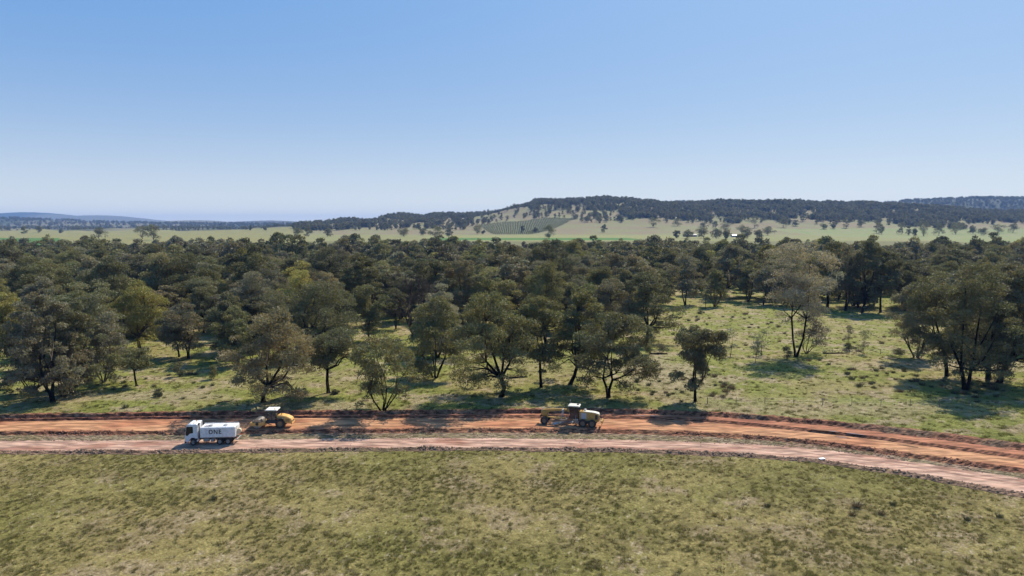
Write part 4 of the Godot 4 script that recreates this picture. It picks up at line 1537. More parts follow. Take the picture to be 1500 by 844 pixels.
	g.box(Vector3(-0.6, 2.845, 0.45), Vector3(1.25, 0.03, 0.85), 0.005)
	part(tank, "walkway", g, mat(0.2, 0.2, 0.2, 0.8))
	g = Geo.new()
	for s in [-1.0, 1.0]:
		g.rod(Vector3(-1.8, 2.95, 1.12 * s), Vector3(4.0, 2.95, 1.12 * s), 0.022, 6)
		for x in [-1.8, -0.35, 1.1, 2.55, 4.0]:
			g.rod(Vector3(x, 2.8, 1.12 * s), Vector3(x, 2.95, 1.12 * s), 0.02, 6)
	part(tank, "top_rail", g, tank_white)
	# the lettering and the faint swirl before it, on both sides
	var font := SystemFont.new()
	font.font_names = PackedStringArray(["Droid Sans"])
	font.font_weight = 900
	var ink := mat(0.015, 0.015, 0.02, 0.5)
	var faint := mat(0.55, 0.55, 0.57, 0.5)
	for s in [1.0, -1.0]:
		var text := TextMesh.new()
		text.text = "ONE"
		text.font = font
		text.font_size = 96
		text.pixel_size = 0.0098
		text.depth = 0.008
		var o := put(tank, "lettering", text, ink)
		o.position = Vector3(0.75, 2.12, 1.234 * s)
		o.scale = Vector3(1.15, 1.0, 1.0)
		o.rotation.y = 0.0 if s > 0 else PI
		g = Geo.new()
		for ring in [[0.33, 0.27, 0.5, 5.2], [0.2, 0.15, 0.9, 4.6]]:
			for i in 14:
				var a0: float = lerpf(ring[2], ring[3], i / 14.0)
				var a1: float = lerpf(ring[2], ring[3], (i + 1) / 14.0)
				var q := PackedVector2Array([Vector2(cos(a0), sin(a0)) * ring[0], Vector2(cos(a1), sin(a1)) * ring[0], Vector2(cos(a1), sin(a1)) * ring[1], Vector2(cos(a0), sin(a0)) * ring[1]])
				g.prism(q, 0.0, 0.006)
		var e := put(tank, "emblem", g.mesh(), faint)
		e.position = Vector3(-0.76 * s + 0.2, 2.12, 1.231 * s)
		e.rotation.y = 0.0 if s > 0 else PI
	# gear under and behind the tank
	g = Geo.new()
	g.lathe(Vector3(-1.35, 0.78, 0.78), Vector3.RIGHT, [[0.0, 0.0], [0.28, 0.0], [0.3, 0.04], [0.3, 0.92], [0.28, 0.96], [0.0, 0.96]], 18)
	part(t, "fuel_tank", g, steel)
	g = Geo.new()
	g.box(Vector3(0.2, 0.74, 0.85), Vector3(0.62, 0.48, 0.42), 0.04)
	g.lathe(Vector3(0.2, 0.74, 1.06), Vector3.BACK, [[0.2, 0.0], [0.2, 0.1], [0.1, 0.14], [0.0, 0.15]], 16)
	g.rod(Vector3(0.45, 0.9, 0.9), Vector3(0.62, 1.15, 0.9), 0.06)
	part(t, "pump", g, grey)
	g = Geo.new()
	g.box(Vector3(-1.0, 0.8, -0.85), Vector3(0.9, 0.5, 0.45), 0.03)
	part(t, "battery_box", g, black)
	for s in [1.0, -1.0]:
		wheel(t, Vector3(-3.05, 0.52, 1.0 * s), 0.52, 0.32, rubber, steel)
		for x in [1.45, 2.85]:
			wheel(t, Vector3(x, 0.52, 1.03 * s), 0.52, 0.3, rubber, steel)
			wheel(t, Vector3(x, 0.52, 0.69 * s), 0.52, 0.3, rubber, steel)
		g = Geo.new()
		g.prism(vp([0.85, 0.72, 0.95, 1.0, 1.2, 1.1, 3.1, 1.1, 3.35, 1.0, 3.5, 0.72, 3.44, 0.72, 3.3, 0.96, 3.08, 1.05, 1.22, 1.05, 1.0, 0.96, 0.91, 0.72]), 0.5 * s if s > 0 else -1.18, 1.18 if s > 0 else -0.5)
		part(t, "mudguard", g, black)
	g = Geo.new()
	g.box(Vector3(4.3, 0.78, 0), Vector3(0.16, 0.14, 2.3), 0.03)
	for z in [-0.95, -0.5, 0.5, 0.95]:
		g.lathe(Vector3(4.38, 0.78, z), Vector3.RIGHT, [[0.05, 0.0], [0.1, 0.12], [0.0, 0.12]], 10)
	part(t, "spray_bar", g, grey)
	g = Geo.new()
	g.lathe(Vector3(4.42, 1.85, -0.1), Vector3.BACK, [[0.0, -0.3], [0.42, -0.3], [0.42, -0.24], [0.24, -0.24], [0.24, 0.24], [0.42, 0.24], [0.42, 0.3], [0.0, 0.3]], 18)
	g.lathe(Vector3(4.42, 1.85, -0.1), Vector3.BACK, [[0.38, -0.23], [0.38, 0.23]], 18)
	part(t, "hose_reel", g, mat(0.55, 0.47, 0.33, 0.6))
	g = Geo.new()
	for z in [0.62, 1.0]:
		g.rod(Vector3(4.28, 0.75, z), Vector3(4.28, 2.98, z), 0.022, 6)
	for i in 7:
		g.rod(Vector3(4.28, 0.85 + i * 0.31, 0.62), Vector3(4.28, 0.85 + i * 0.31, 1.0), 0.018, 6)
	part(t, "ladder", g, steel)
	for s in [1.0, -1.0]:
		g = Geo.new()
		g.box(Vector3(4.36, 1.02, 0.95 * s), Vector3(0.05, 0.12, 0.34), 0.015)
		part(t, "tail_light", g, mat(0.45, 0.02, 0.015, 0.25))


func make_roller(dust: Texture2D) -> void:
	var yellow := dusty(mat(0.75, 0.41, 0.11, 0.45, 0.0, 0.25), dust, 0.7)
	var cream := dusty(mat(0.76, 0.74, 0.66, 0.5), dust, 0.7)
	var black := mat(0.03, 0.03, 0.032, 0.6)
	var rubber := mat(0.032, 0.029, 0.027, 0.9)
	var steel := dusty(mat(0.55, 0.52, 0.48, 0.3, 0.85), dust, 0.9)
	var glass := mat(0.03, 0.04, 0.045, 0.06)
	var at := Vector3(-39.8, 0, -111.1)
	at.y = works_height(at.x, -at.z)
	var t := thing("road_roller", "yellow drum roller with cream cab roof compacting the orange road", "roller", at, deg_to_rad(2.0))
	var g := Geo.new()
	g.lathe(Vector3(-2.25, 0.78, 0), Vector3.BACK, [[0.0, -0.9], [0.62, -0.9], [0.7, -1.05], [0.78, -1.05], [0.78, 1.05], [0.7, 1.05], [0.62, 0.9], [0.0, 0.9]], 40)
	part(t, "drum", g, steel)
	g = Geo.new()
	for s in [-1.0, 1.0]:
		g.prism(vp([-3.45, 0.62, -3.45, 0.92, -3.2, 1.02, -2.5, 1.02, -2.25, 0.9, -2.0, 1.02, -1.2, 1.12, -1.05, 1.0, -1.05, 0.6, -1.3, 0.5, -2.0, 0.5, -2.25, 0.6, -2.6, 0.5, -3.3, 0.5]), 1.1 * s - 0.05, 1.1 * s + 0.05, 0.015)
	g.box(Vector3(-3.32, 0.8, 0), Vector3(0.26, 0.34, 2.1), 0.04)
	g.box(Vector3(-1.16, 0.86, 0), Vector3(0.3, 0.46, 2.1), 0.04)
	var yoke := part(t, "drum_frame", g, yellow)
	g = Geo.new()
	for s in [-1.0, 1.0]:
		g.lathe(Vector3(-2.25, 0.78, 1.14 * s), Vector3.BACK * s, [[0.26, 0.0], [0.24, 0.06], [0.0, 0.07]], 16)
	part(yoke, "drum_bearing", g, black)
	g = Geo.new()
	g.box(Vector3(-3.08, 1.12, 0), Vector3(0.08, 0.2, 2.05), 0.01, Basis(Vector3.BACK, 0.5))
	part(yoke, "scraper", g, black)
	g = Geo.new()
	g.box(Vector3(-0.7, 0.85, 0), Vector3(0.7, 0.5, 0.6), 0.06)
	g.rod(Vector3(-0.75, 0.5, 0), Vector3(-0.75, 1.25, 0), 0.16, 14)
	part(t, "hitch", g, black)
	# platform, cab
	g = Geo.new()
	g.box(Vector3(0.05, 1.02, 0), Vector3(1.6, 0.5, 1.75), 0.05)
	g.box(Vector3(-0.2, 0.62, 0.86), Vector3(0.5, 0.06, 0.24), 0.01)
	g.box(Vector3(-0.2, 0.62, -0.86), Vector3(0.5, 0.06, 0.24), 0.01)
	part(t, "platform", g, black)
	g = Geo.new()
	g.box(Vector3(0, 1.32, 0), Vector3(1.54, 0.1, 1.6), 0.02)
	var cab := part(t, "cab_frame", g, black)
	for x in [-0.72, 0.0, 0.72]:
		for z in [-0.76, 0.76]:
			g = Geo.new()
			g.box(Vector3(x, 2.14, z), Vector3(0.1, 1.58, 0.1) if x != 0.0 else Vector3(0.06, 1.58, 0.06), 0.015)
			part(cab, "post", g, black)
	for w in [[Vector3(0, 2.12, 0.75), Vector3(1.36, 1.5, 0.02)], [Vector3(0, 2.12, -0.75), Vector3(1.36, 1.5, 0.02)], [Vector3(-0.73, 2.12, 0), Vector3(0.02, 1.5, 1.44)], [Vector3(0.73, 2.12, 0), Vector3(0.02, 1.5, 1.44)]]:
		g = Geo.new()
		g.box(w[0], w[1])
		var pane_mat := StandardMaterial3D.new()
		pane_mat.albedo_color = Color(0.25, 0.3, 0.3, 0.35)
		pane_mat.transparency = BaseMaterial3D.TRANSPARENCY_ALPHA
		pane_mat.roughness = 0.05
		part(cab, "window", g, pane_mat)
	g = Geo.new()
	g.box(Vector3(0.15, 1.5, 0), Vector3(0.5, 0.16, 0.5), 0.04)
	g.box(Vector3(0.4, 1.85, 0), Vector3(0.14, 0.7, 0.48), 0.05)
	part(t, "seat", g, black)
	g = Geo.new()
	g.box(Vector3(-0.5, 1.6, 0), Vector3(0.2, 0.6, 0.5), 0.04)
	g.lathe(Vector3(-0.32, 1.92, 0), Vector3(0.5, 0.86, 0).normalized(), [[0.2, -0.02], [0.23, 0.0], [0.2, 0.02], [0.18, 0.0], [0.2, -0.02]], 18)
	part(t, "steering_column", g, black)
	g = Geo.new()
	g.prism(vp([-0.98, 2.92, -0.98, 3.02, -0.86, 3.1, 0.9, 3.1, 1.0, 3.02, 1.0, 2.92]), -0.98, 0.98, 0.03)
	var roof := part(t, "cab_roof", g, cream)
	g = Geo.new()
	g.lathe(Vector3(0.55, 3.1, 0.5), Vector3.UP, [[0.08, 0.0], [0.08, 0.04], [0.06, 0.15], [0.0, 0.16]], 12)
	part(roof, "beacon", g, mat(0.75, 0.33, 0.02, 0.25))
	# engine hood at the rear
	g = Geo.new()
	g.prism(vp([0.86, 0.95, 0.86, 1.98, 1.1, 2.1, 1.7, 2.1, 2.5, 1.9, 3.15, 1.55, 3.35, 1.2, 3.35, 0.85, 3.1, 0.7, 2.2, 0.75]), -0.72, 0.72, 0.1)
	var hood := part(t, "engine_hood", g, yellow)
	g = Geo.new()
	for s in [-1.0, 1.0]:
		for i in 6:
			g.box(Vector3(2.35 + i * 0.11, 1.28, 0.725 * s), Vector3(0.05, 0.5, 0.02))
	for i in 5:
		g.box(Vector3(3.35, 0.95 + i * 0.07, 0), Vector3(0.03, 0.03, 0.9))
	part(hood, "vent", g, black)
	g = Geo.new()
	g.rod(Vector3(1.55, 2.05, 0.3), Vector3(1.55, 2.42, 0.3), 0.05)
	g.rod(Vector3(1.55, 2.42, 0.3), Vector3(1.68, 2.5, 0.3), 0.05)
	part(hood, "exhaust_pipe", g, black)
	g = Geo.new()
	g.box(Vector3(3.28, 0.74, 0), Vector3(0.22, 0.3, 1.5), 0.05)
	part(t, "rear_bumper", g, yellow)
	for s in [1.0, -1.0]:
		wheel(t, Vector3(1.45, 0.76, 0.82 * s), 0.76, 0.56, rubber, dusty(mat(0.3, 0.2, 0.1, 0.7), dust, 0.9), 26)
		g = Geo.new()
		g.prism(vp([0.55, 1.35, 0.75, 1.6, 1.05, 1.72, 1.85, 1.72, 2.15, 1.58, 2.12, 1.52, 1.84, 1.64, 1.06, 1.64, 0.8, 1.54, 0.62, 1.33]), 0.73 * s if s > 0 else -1.1, 1.1 if s > 0 else -0.73)
		part(t, "mudguard", g, black)


func make_grader(dust: Texture2D) -> void:
	var yellow := dusty(mat(0.45, 0.265, 0.06, 0.45, 0.0, 0.25), dust, 0.7)
	var cream := dusty(mat(0.66, 0.62, 0.52, 0.5), dust, 0.7)
	var black := mat(0.028, 0.028, 0.03, 0.6)
	var rubber := mat(0.03, 0.028, 0.026, 0.9)
	var steel := dusty(mat(0.5, 0.46, 0.42, 0.35, 0.8), dust, 0.9)
	var grey := dusty(mat(0.45, 0.45, 0.46, 0.5), dust, 0.8)
	var rim_mat := dusty(mat(0.2, 0.15, 0.1, 0.7), dust, 0.9)
	var at := Vector3(10.3, 0, -112.3)
	at.y = works_height(at.x, -at.z)
	var t := thing("road_grader", "yellow motor grader with white cab roof cutting the orange road", "grader", at, deg_to_rad(-14.0))
	# front frame and the arched beam to the cab
	var g := Geo.new()
	g.prism(vp([-5.45, 1.15, -5.45, 2.15, -5.2, 2.3, -4.3, 2.42, -2.0, 2.62, -0.7, 2.62, -0.35, 2.35, 0.1, 1.6, 0.1, 1.1, -0.25, 1.15, -0.7, 2.1, -1.0, 2.28, -2.2, 2.26, -3.9, 2.06, -4.25, 1.85, -4.35, 1.15]), -0.2, 0.2, 0.03)
	g.box(Vector3(-4.95, 1.72, 0), Vector3(0.95, 0.7, 0.8), 0.06)
	var frame := part(t, "main_frame", g, yellow)
	g = Geo.new()
	g.box(Vector3(-5.5, 1.25, 0), Vector3(0.12, 0.35, 1.2), 0.03)
	part(frame, "push_plate", g, black)
	for s in [1.0, -1.0]:
		g = Geo.new()
		g.rod(Vector3(-5.2, 2.2, 0.35 * s), Vector3(-5.2, 2.42, 0.62 * s), 0.025, 6)
		g.box(Vector3(-5.24, 2.46, 0.64 * s), Vector3(0.1, 0.14, 0.2), 0.02)
		part(frame, "headlight", g, grey)
	# front axle
	g = Geo.new()
	g.box(Vector3(-4.75, 0.78, 0), Vector3(0.3, 0.26, 1.7), 0.04)
	g.box(Vector3(-4.75, 1.0, 0), Vector3(0.34, 0.4, 0.5), 0.04)
	g.rod(Vector3(-4.55, 0.95, -0.85), Vector3(-4.55, 0.95, 0.85), 0.05)
	part(t, "front_axle", g, black)
	for s in [1.0, -1.0]:
		wheel(t, Vector3(-4.75, 0.66, 1.02 * s), 0.66, 0.38, rubber, rim_mat, 24)
		wheel(t, Vector3(1.75, 0.66, 1.08 * s), 0.66, 0.4, rubber, rim_mat, 24)
		wheel(t, Vector3(3.3, 0.66, 1.08 * s), 0.66, 0.4, rubber, rim_mat, 24)
		g = Geo.new()
		g.prism(vp([1.35, 0.5, 1.35, 0.84, 2.2, 1.02, 2.85, 1.02, 3.7, 0.84, 3.7, 0.5]), 0.66 * s if s > 0 else -0.86, 0.86 if s > 0 else -0.66, 0.03)
		part(t, "tandem_case", g, black)
	# drawbar, turntable and blade
	g = Geo.new()
	g.prism(vp([-4.5, 0.95, -4.5, 1.15, -2.9, 1.1, -1.2, 1.08, -1.2, 0.92, -2.9, 0.92]), -0.1, 0.1, 0.02)
	g.rod(Vector3(-4.3, 1.05, 0), Vector3(-1.9, 1.0, 0.7), 0.09)
	g.rod(Vector3(-4.3, 1.05, 0), Vector3(-1.9, 1.0, -0.7), 0.09)
	part(t, "drawbar", g, yellow)
	g = Geo.new()
	g.lathe(Vector3(-1.85, 0.86, 0), Vector3.UP, [[0.72, 0.0], [0.86, 0.0], [0.86, 0.13], [0.72, 0.13], [0.72, 0.0]], 32)
	part(t, "turntable", g, steel)
	g = Geo.new()
	var spin := Basis(Vector3.UP, deg_to_rad(-52.0))
	for i in 8:
		var a0 := lerpf(-0.95, 0.95, i / 8.0)
		var a1 := lerpf(-0.95, 0.95, (i + 1) / 8.0)
		var p0 := Vector3(0.5 - 0.55 * cos(a0), 0.45 + 0.46 * sin(a0), 0)
		var p1 := Vector3(0.5 - 0.55 * cos(a1), 0.45 + 0.46 * sin(a1), 0)
		var c := Vector3(-1.75, 0.06, 0)
		var l := Vector3(0, 0, 1.95)
		var thick := Vector3(0.035, 0, 0)
		g.quad(c + spin * (p0 - l), c + spin * (p0 + l), c + spin * (p1 + l), c + spin * (p1 - l))
		g.quad(c + spin * (p0 - l + thick), c + spin * (p1 - l + thick), c + spin * (p1 + l + thick), c + spin * (p0 + l + thick))
		g.quad(c + spin * (p0 + l), c + spin * (p0 + l + thick), c + spin * (p1 + l + thick), c + spin * (p1 + l))
		g.quad(c + spin * (p0 - l), c + spin * (p1 - l), c + spin * (p1 - l + thick), c + spin * (p0 - l + thick))
	var blade := part(t, "blade", g, steel)
	g = Geo.new()
	for s in [-0.6, 0.6]:
		var c := Vector3(-1.75, 0.06, 0)
		g.rod(c + spin * Vector3(0.05, 0.55, s), Vector3(-1.85, 0.9, 0) + spin * Vector3(0, 0, s * 1.2), 0.08, 8)
	part(blade, "blade_arm", g, yellow)
	for s in [1.0, -1.0]:
		g = Geo.new()
		g.rod(Vector3(-1.75, 2.55, 0.42 * s), Vector3(-1.8, 1.65, 0.72 * s), 0.085, 10)
		g.rod(Vector3(-1.8, 1.65, 0.72 * s), Vector3(-1.85, 1.0, 0.84 * s), 0.045, 8)
		g.box(Vector3(-1.75, 2.45, 0.3 * s), Vector3(0.3, 0.26, 0.35), 0.03)
		part(t, "lift_cylinder", g, grey)
	# cab
	g = Geo.new()
	g.prism(vp([-0.62, 1.3, -0.62, 1.55, -0.42, 1.75, -0.55, 3.28, 0.95, 3.28, 1.02, 1.3]), -0.72, 0.72, 0.02)
	var cab := part(t, "cab_glass", g, mat(0.014, 0.016, 0.018, 0.07))
	g = Geo.new()
	for s in [1.0, -1.0]:
		g.rod(Vector3(-0.44, 1.72, 0.73 * s), Vector3(-0.57, 3.3, 0.73 * s), 0.05, 6)
		g.rod(Vector3(0.98, 1.3, 0.73 * s), Vector3(0.95, 3.3, 0.73 * s), 0.06, 6)
		g.rod(Vector3(0.35, 1.3, 0.74 * s), Vector3(0.3, 3.3, 0.74 * s), 0.035, 6)
		g.box(Vector3(0.2, 1.32, 0.73 * s), Vector3(1.65, 0.12, 0.08))
	part(cab, "cab_post", g, black)
	g = Geo.new()
	g.prism(vp([-0.82, 3.26, -0.8, 3.36, -0.6, 3.44, 1.0, 3.44, 1.14, 3.36, 1.14, 3.26]), -0.86, 0.86, 0.03)
	var roof := part(t, "cab_roof", g, cream)
	g = Geo.new()
	g.box(Vector3(0.75, 3.5, -0.3), Vector3(0.35, 0.12, 0.5), 0.03)
	part(roof, "air_unit", g, black)
	g = Geo.new()
	g.rod(Vector3(-0.5, 3.42, -0.6), Vector3(-0.62, 3.95, -0.62), 0.018, 6)
	g.lathe(Vector3(-0.62, 3.93, -0.62), Vector3.UP, [[0.07, 0.0], [0.07, 0.08], [0.0, 0.14]], 10)
	part(roof, "beacon", g, grey)
	for s in [1.0, -1.0]:
		g = Geo.new()
		g.rod(Vector3(-0.5, 3.0, 0.74 * s), Vector3(-0.85, 3.0, 1.15 * s), 0.02, 6)
		g.box(Vector3(-0.86, 2.82, 1.18 * s), Vector3(0.06, 0.42, 0.22), 0.02)
		part(t, "mirror", g, black)
		g = Geo.new()
		for i in 3:
			g.box(Vector3(0.75, 0.62 + i * 0.3, 0.86 * s), Vector3(0.45, 0.05, 0.22), 0.01)
		g.rod(Vector3(0.52, 0.62, 0.96 * s), Vector3(0.52, 1.9, 0.84 * s), 0.02, 6)
		part(t, "step", g, grey)
	# engine
	g = Geo.new()
	g.prism(vp([1.08, 1.05, 1.08, 2.42, 1.25, 2.5, 3.6, 2.36, 4.25, 2.2, 4.42, 1.95, 4.42, 1.05, 4.2, 0.9, 1.3, 0.9]), -0.62, 0.62, 0.06)
	var engine := part(t, "engine_hood", g, yellow)
	g = Geo.new()
	g.prism(vp([1.9, 2.475, 1.9, 2.54, 3.6, 2.44, 4.28, 2.28, 4.4, 2.1, 4.34, 2.08, 4.22, 2.21, 3.6, 2.37]), -0.5, 0.5, 0.01)
	part(engine, "hood_sun_paint", g, cream)  # cream sheet paints the sunlit look onto the top of the yellow hood
	for s in [1.0, -1.0]:
		g = Geo.new()
		g.box(Vector3(1.85, 1.78, 0.625 * s), Vector3(0.92, 1.0, 0.03), 0.01)
		for i in 6:
			g.box(Vector3(1.85, 1.42 + i * 0.14, 0.645 * s), Vector3(0.82, 0.035, 0.02))
		part(engine, "side_panel", g, grey)
		g = Geo.new()
		g.box(Vector3(3.95, 1.7, 0.625 * s), Vector3(0.42, 0.78, 0.03), 0.01)
		part(engine, "air_intake", g, black)
		g = Geo.new()
		g.box(Vector3(4.45, 1.3, 0.5 * s), Vector3(0.05, 0.14, 0.2), 0.01)
		part(engine, "tail_light", g, mat(0.4, 0.02, 0.015, 0.3))
	g = Geo.new()
	for i in 8:
		g.box(Vector3(4.43, 1.45 + i * 0.07, 0), Vector3(0.03, 0.035, 0.9))
	part(engine, "grille", g, black)
	g = Geo.new()
	g.rod(Vector3(1.55, 2.45, 0.3), Vector3(1.55, 3.0, 0.3), 0.06)
	g.rod(Vector3(1.55, 3.0, 0.3), Vector3(1.66, 3.08, 0.3), 0.055)
	part(engine, "exhaust_pipe", g, black)
	g = Geo.new()
	g.lathe(Vector3(2.0, 2.47, -0.2), Vector3.UP, [[0.16, 0.0], [0.16, 0.25], [0.2, 0.28], [0.0, 0.34]], 14)
	part(engine, "air_cleaner", g, cream)
	g = Geo.new()
	g.box(Vector3(2.5, 0.95, 0), Vector3(3.4, 0.3, 0.9), 0.05)
	part(t, "rear_frame", g, black)
	# ripper at the rear
	g = Geo.new()
	g.box(Vector3(4.85, 1.05, 0), Vector3(0.22, 0.26, 1.9), 0.04)
	g.rod(Vector3(4.3, 1.2, 0.5), Vector3(4.85, 1.1, 0.5), 0.07, 8)
	g.rod(Vector3(4.3, 1.2, -0.5), Vector3(4.85, 1.1, -0.5), 0.07, 8)
	for z in [-0.75, 0.0, 0.75]:
		g.prism(vp([4.78, 1.15, 4.95, 1.15, 5.0, 0.7, 4.85, 0.45, 4.8, 0.5, 4.88, 0.72]), z - 0.04, z + 0.04)
	part(t, "ripper", g, yellow)


# ---------------------------------------------------------------- small things
func make_fences() -> void:
	var wood := mat(0.2, 0.17, 0.14, 0.9)
	var wire := mat(0.35, 0.34, 0.33, 0.5, 0.7)
	for f in [["thin wire fence along the grass just above the cut bank", 36.0, 118.0, 123.2, 119.8, 5.2], ["thin wire fence across the clearing behind the tall pale gum", 70.0, 134.0, 173.0, 170.0, 6.0]]:
		var at := Vector3(f[1], land(f[1], f[3]), -f[3])
		var o := thing("wire_fence", f[0], "fence", at, 0.0, "wire fences")
		var k := int((f[2] - f[1]) / f[5])
		var tops := []
		for i in k + 1:
			var x: float = f[1] + i * f[5]
			var d := lerpf(f[3], f[4], float(i) / k)
			var g := Geo.new()
			var r := 0.075 if i % 4 == 0 else 0.045
			g.lathe(Vector3.ZERO, Vector3.UP, [[r, -0.3], [r, 1.2], [r * 0.8, 1.25], [0.0, 1.26]], 8)
			var p := part(o, "post", g, wood)
			p.position = Vector3(x, land(x, d), -d) - at
			tops.append(p.position)
		for w in [0.4, 0.75, 1.1]:
			var g := Geo.new()
			for i in k:
				g.rod(tops[i] + Vector3(0, w, 0.05), tops[i + 1] + Vector3(0, w, 0.05), 0.006, 3)
			part(o, "wire", g, wire)


func make_logs() -> void:
	var i := 0
	for q in [[1.3, 144.0, 4.2, 0.2, 0.25, "dark", "dark fallen log on the grass behind the grader"], [37.2, 171.0, 4.6, 0.22, -0.05, "dark", "dark fallen log at the edge of the clearing"], [82.8, 172.0, 6.8, 0.2, 0.04, "dark", "long dark fallen log right of the tall pale gum"], [-53.7, 124.4, 2.6, 0.09, 0.3, "pale", "bleached forked branch lying on the grass above the truck"]]:
		i += 1
		var rng := RandomNumberGenerator.new()
		rng.seed = 400 + i
		var g := Geo.new()
		var l: float = q[2]
		var r: float = q[3]
		g.limb([Vector3(-l * 0.5, r * 0.7, 0), Vector3(-l * 0.15, r * 0.75, 0.08), Vector3(l * 0.2, r * 0.8, -0.05), Vector3(l * 0.5, r * 0.9, 0.12)], [r, r * 0.92, r * 0.8, r * 0.5], 9)
		for e in [-1.0, 1.0]:
			var c := Vector3(-l * 0.5, r * 0.7, 0) if e < 0 else Vector3(l * 0.5, r * 0.9, 0.12)
			g.lathe(c, Vector3.RIGHT * e, [[r if e < 0 else r * 0.5, 0.0], [0.0, 0.01]], 9)
		for k in 4:
			var s := Vector3(l * rng.randf_range(-0.2, 0.45), r, 0)
			g.limb([s, s + Vector3(rng.randf_range(0.2, 0.8), rng.randf_range(0.3, 0.8), rng.randf_range(-0.5, 0.5)) * l * 0.16], [r * 0.35, r * 0.12], 5)
		var o := part(self, "fallen_log", g, bark_of[q[5]])
		o.position = Vector3(q[0], land(q[0], q[1]), -q[1])
		o.rotation.y = q[4]
		tag(o, q[6], "log", "fallen wood on the grass")


func make_box() -> void:
	var x := 44.9
	var d := works_line("track_near", x) - 0.35
	var o := thing("water_box", "small dark box with white lid on the spoil bank beside the track", "box", Vector3(x, surface(x, d), -d), 0.25)
	var g := Geo.new()
	g.prism(vp([-0.36, -0.1, -0.4, 0.26, 0.4, 0.26, 0.36, -0.1]), -0.25, 0.25, 0.02)
	part(o, "body", g, mat(0.05, 0.05, 0.055, 0.6))
	g = Geo.new()
	g.box(Vector3(0, 0.3, 0), Vector3(0.88, 0.08, 0.56), 0.03)
	part(o, "lid", g, mat(0.82, 0.82, 0.8, 0.4))


func make_puddles() -> void:
	var water := mat(0.20, 0.12, 0.075, 0.03)
	water.metallic_specular = 0.6
	var k := 0
	for q in [["step_top", -0.25, 50.5, 2.4, 0.22], ["step_top", -0.2, 54.6, 1.5, 0.2], ["road_far", -1.1, 52.3, 1.2, 0.22], ["road_far", -1.4, 60.2, 1.3, 0.24], ["step_top", 0.4, 23.5, 2.6, 0.16], ["road_far", -0.5, 27.0, 3.2, 0.16]]:
		var x: float = q[2]
		var d: float = works_line(q[0], x) + q[1]
		var g := Geo.new()
		var rim := []
		for i in 28:
			var a := TAU * i / 28.0
			var rr := 1.0 + 0.35 * noise_a.get_noise_2d(cos(a) * 60.0 + k * 100.0, sin(a) * 60.0)
			rim.append(Vector3(cos(a) * q[3] * rr, 0, sin(a) * q[4] * rr))
		for i in 28:
			g.tri(Vector3.ZERO, rim[i], rim[(i + 1) % 28])
		var o := part(self, "puddle", g, water)
		var y := -9.0
		for i in 28:
			y = maxf(y, surface(x + rim[i].x * 0.8, d - rim[i].z * 0.8))
		var slope_ := (works_line(q[0], x + 1.5) - works_line(q[0], x - 1.5)) / 3.0
		o.position = Vector3(x, y + 0.015, -d)
		o.rotation.y = atan(slope_)
		tag(o, ["long pale puddle in the drain right of the box with white lid", "short puddle in the drain, right of the long one", "small puddle on the orange road edge below the drain", "puddle on the orange road farthest towards the bend", "thin puddle on the red bench behind the grader", "long thin puddle on the road edge behind the grader"][k], "puddle", "puddles on the road works", "structure")
		k += 1


func make_sheds() -> void:
	for q in [[338.0, 1300.0, 24.0, 9.0, 3.6, "grey", "long dark farm shed among trees at the paddock edge"], [412.0, 1270.0, 9.0, 7.0, 3.2, "white", "white-roofed farm shed among trees right of the dark shed"]]:
		var at := Vector3(q[0], land(q[0], q[1]) - 0.3, -q[1])
		var o := thing("farm_shed", q[6], "shed", at, 0.15, "farm sheds")
		var w: float = q[2] * 0.5
		var dp: float = q[3] * 0.5
		var h: float = q[4]
		var g := Geo.new()
		g.box(Vector3(0, h * 0.5, 0), Vector3(w * 2, h, dp * 2))
		var wall := part(o, "wall", g, mat(0.30, 0.29, 0.27, 0.8) if q[5] == "white" else mat(0.13, 0.12, 0.115, 0.85))
		for i in 3:
			g = Geo.new()
			g.box(Vector3(lerpf(-w * 0.6, w * 0.6, i / 2.0), h * 0.42, dp + 0.03), Vector3(w * 0.42, h * 0.8, 0.1), 0.02)
			part(wall, "door", g, mat(0.035, 0.035, 0.035, 0.8))
		g = Geo.new()
		for s in [-1.0, 1.0]:
			var n := Vector3(0, dp, s * 2.0).normalized() * 0.12
			var a := Vector3(-w - 0.5, h + 2.0, 0)
			var b := Vector3(w + 0.5, h + 2.0, 0)
			var e := Vector3(w + 0.5, h - 0.1, s * (dp + 0.5))
			var f := Vector3(-w - 0.5, h - 0.1, s * (dp + 0.5))
			g.quad(a + n, b + n, e + n, f + n)
			g.quad(a, f, e, b)
			g.quad(f, f + n, e + n, e)
			g.tri(Vector3(-w * s, h, -dp), Vector3(-w * s, h, dp), Vector3(-w * s, h + 1.95, 0))
		part(o, "roof", g, mat(0.55, 0.55, 0.54, 0.5, 0.0) if q[5] == "white" else mat(0.2, 0.17, 0.155, 0.6))


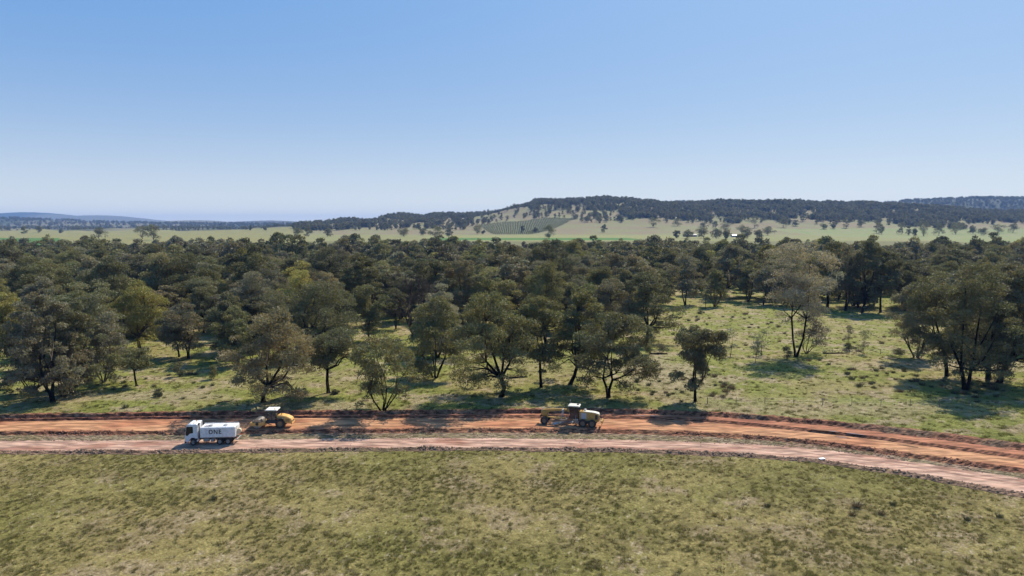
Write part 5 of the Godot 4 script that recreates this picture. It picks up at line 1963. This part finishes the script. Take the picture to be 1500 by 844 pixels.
# clear daylight: deep blue overhead, paling to the horizon and round the sun
func clear_sky(to_sun: Vector3) -> PanoramaSkyMaterial:
	var w := 1024
	var h := 512
	var im := Image.create(w, h, false, Image.FORMAT_RGBAF)
	for j in h:
		var up := PI * (0.5 - (j + 0.5) / h)
		var y := sin(up)
		var base := Color(0.03, 0.182, 0.49).lerp(Color(0.315, 0.44, 0.575), pow(clampf(1.0 - y, 0.0, 1.0), 4.2))
		base = base.lerp(Color(0.70, 0.69, 0.60), pow(clampf(1.0 - y, 0.0, 1.0), 15.0))
		if y < 0.0:
			base = Color(0.3, 0.3, 0.26)
		for i in w:
			var a := TAU * (i + 0.5) / w
			var near := 0.5 + 0.5 * to_sun.dot(Vector3(sin(a) * cos(up), y, -cos(a) * cos(up)))
			var glow := 0.25 * pow(near, 7.0) + 0.5 * pow(near, 70.0)
			im.set_pixel(i, j, Color(base.r + glow, base.g + glow * 0.98, base.b + glow * 0.72, 1.0))
	var m := PanoramaSkyMaterial.new()
	m.panorama = ImageTexture.create_from_image(im)
	return m


func _ready() -> void:
	# camera
	var cam := Camera3D.new()
	cam.name = "camera"
	cam.position = Vector3(0, EYE, 0)
	cam.rotation.x = -atan(92.0 / 1000.0)
	cam.fov = rad_to_deg(2.0 * atan(0.422))
	cam.near = 0.5
	cam.far = 60000.0
	add_child(cam)
	# sky and haze
	var env := Environment.new()
	env.background_mode = Environment.BG_SKY
	var sky := Sky.new()
	sky.sky_material = clear_sky(Vector3(0.52, 1.0, -0.74).normalized())
	env.sky = sky
	env.tonemap_mode = Environment.TONE_MAPPER_LINEAR
	env.tonemap_exposure = 1.42
	env.fog_enabled = true
	env.fog_density = 0.00007
	env.fog_light_color = Color(0.6, 0.76, 1.0)
	env.sdfgi_enabled = true
	env.ssao_enabled = true
	env.ssil_enabled = true
	var around := WorldEnvironment.new()
	around.name = "environment"
	around.environment = env
	add_child(around)
	# the sun stands behind the wood, to the right of the frame
	var sun := DirectionalLight3D.new()
	sun.name = "sun"
	sun.light_energy = 1.6
	sun.light_color = Color(1.0, 0.96, 0.9)
	sun.light_angular_distance = 0.5
	sun.shadow_enabled = true
	add_child(sun)
	var fall := Vector3(-0.52, -1.0, 0.74)
	sun.look_at_from_position(Vector3.ZERO, fall, Vector3.UP)

	noise_a.seed = 3
	noise_a.frequency = 0.02
	noise_a.fractal_octaves = 2
	noise_b.seed = 4
	noise_b.frequency = 0.008
	noise_b.fractal_octaves = 3
	noise_c.seed = 6
	noise_c.frequency = 0.01
	noise_c.fractal_octaves = 3
	make_lines()
	make_ground()
	make_works()
	make_far_hills()
	make_woodland()
	make_grass()
	var dust := speckle(41, 256, 0.012, 0.92, 1.0, 4)
	make_truck(dust)
	make_roller(dust)
	make_grader(dust)
	make_fences()
	make_logs()
	make_box()
	make_puddles()
	make_sheds()
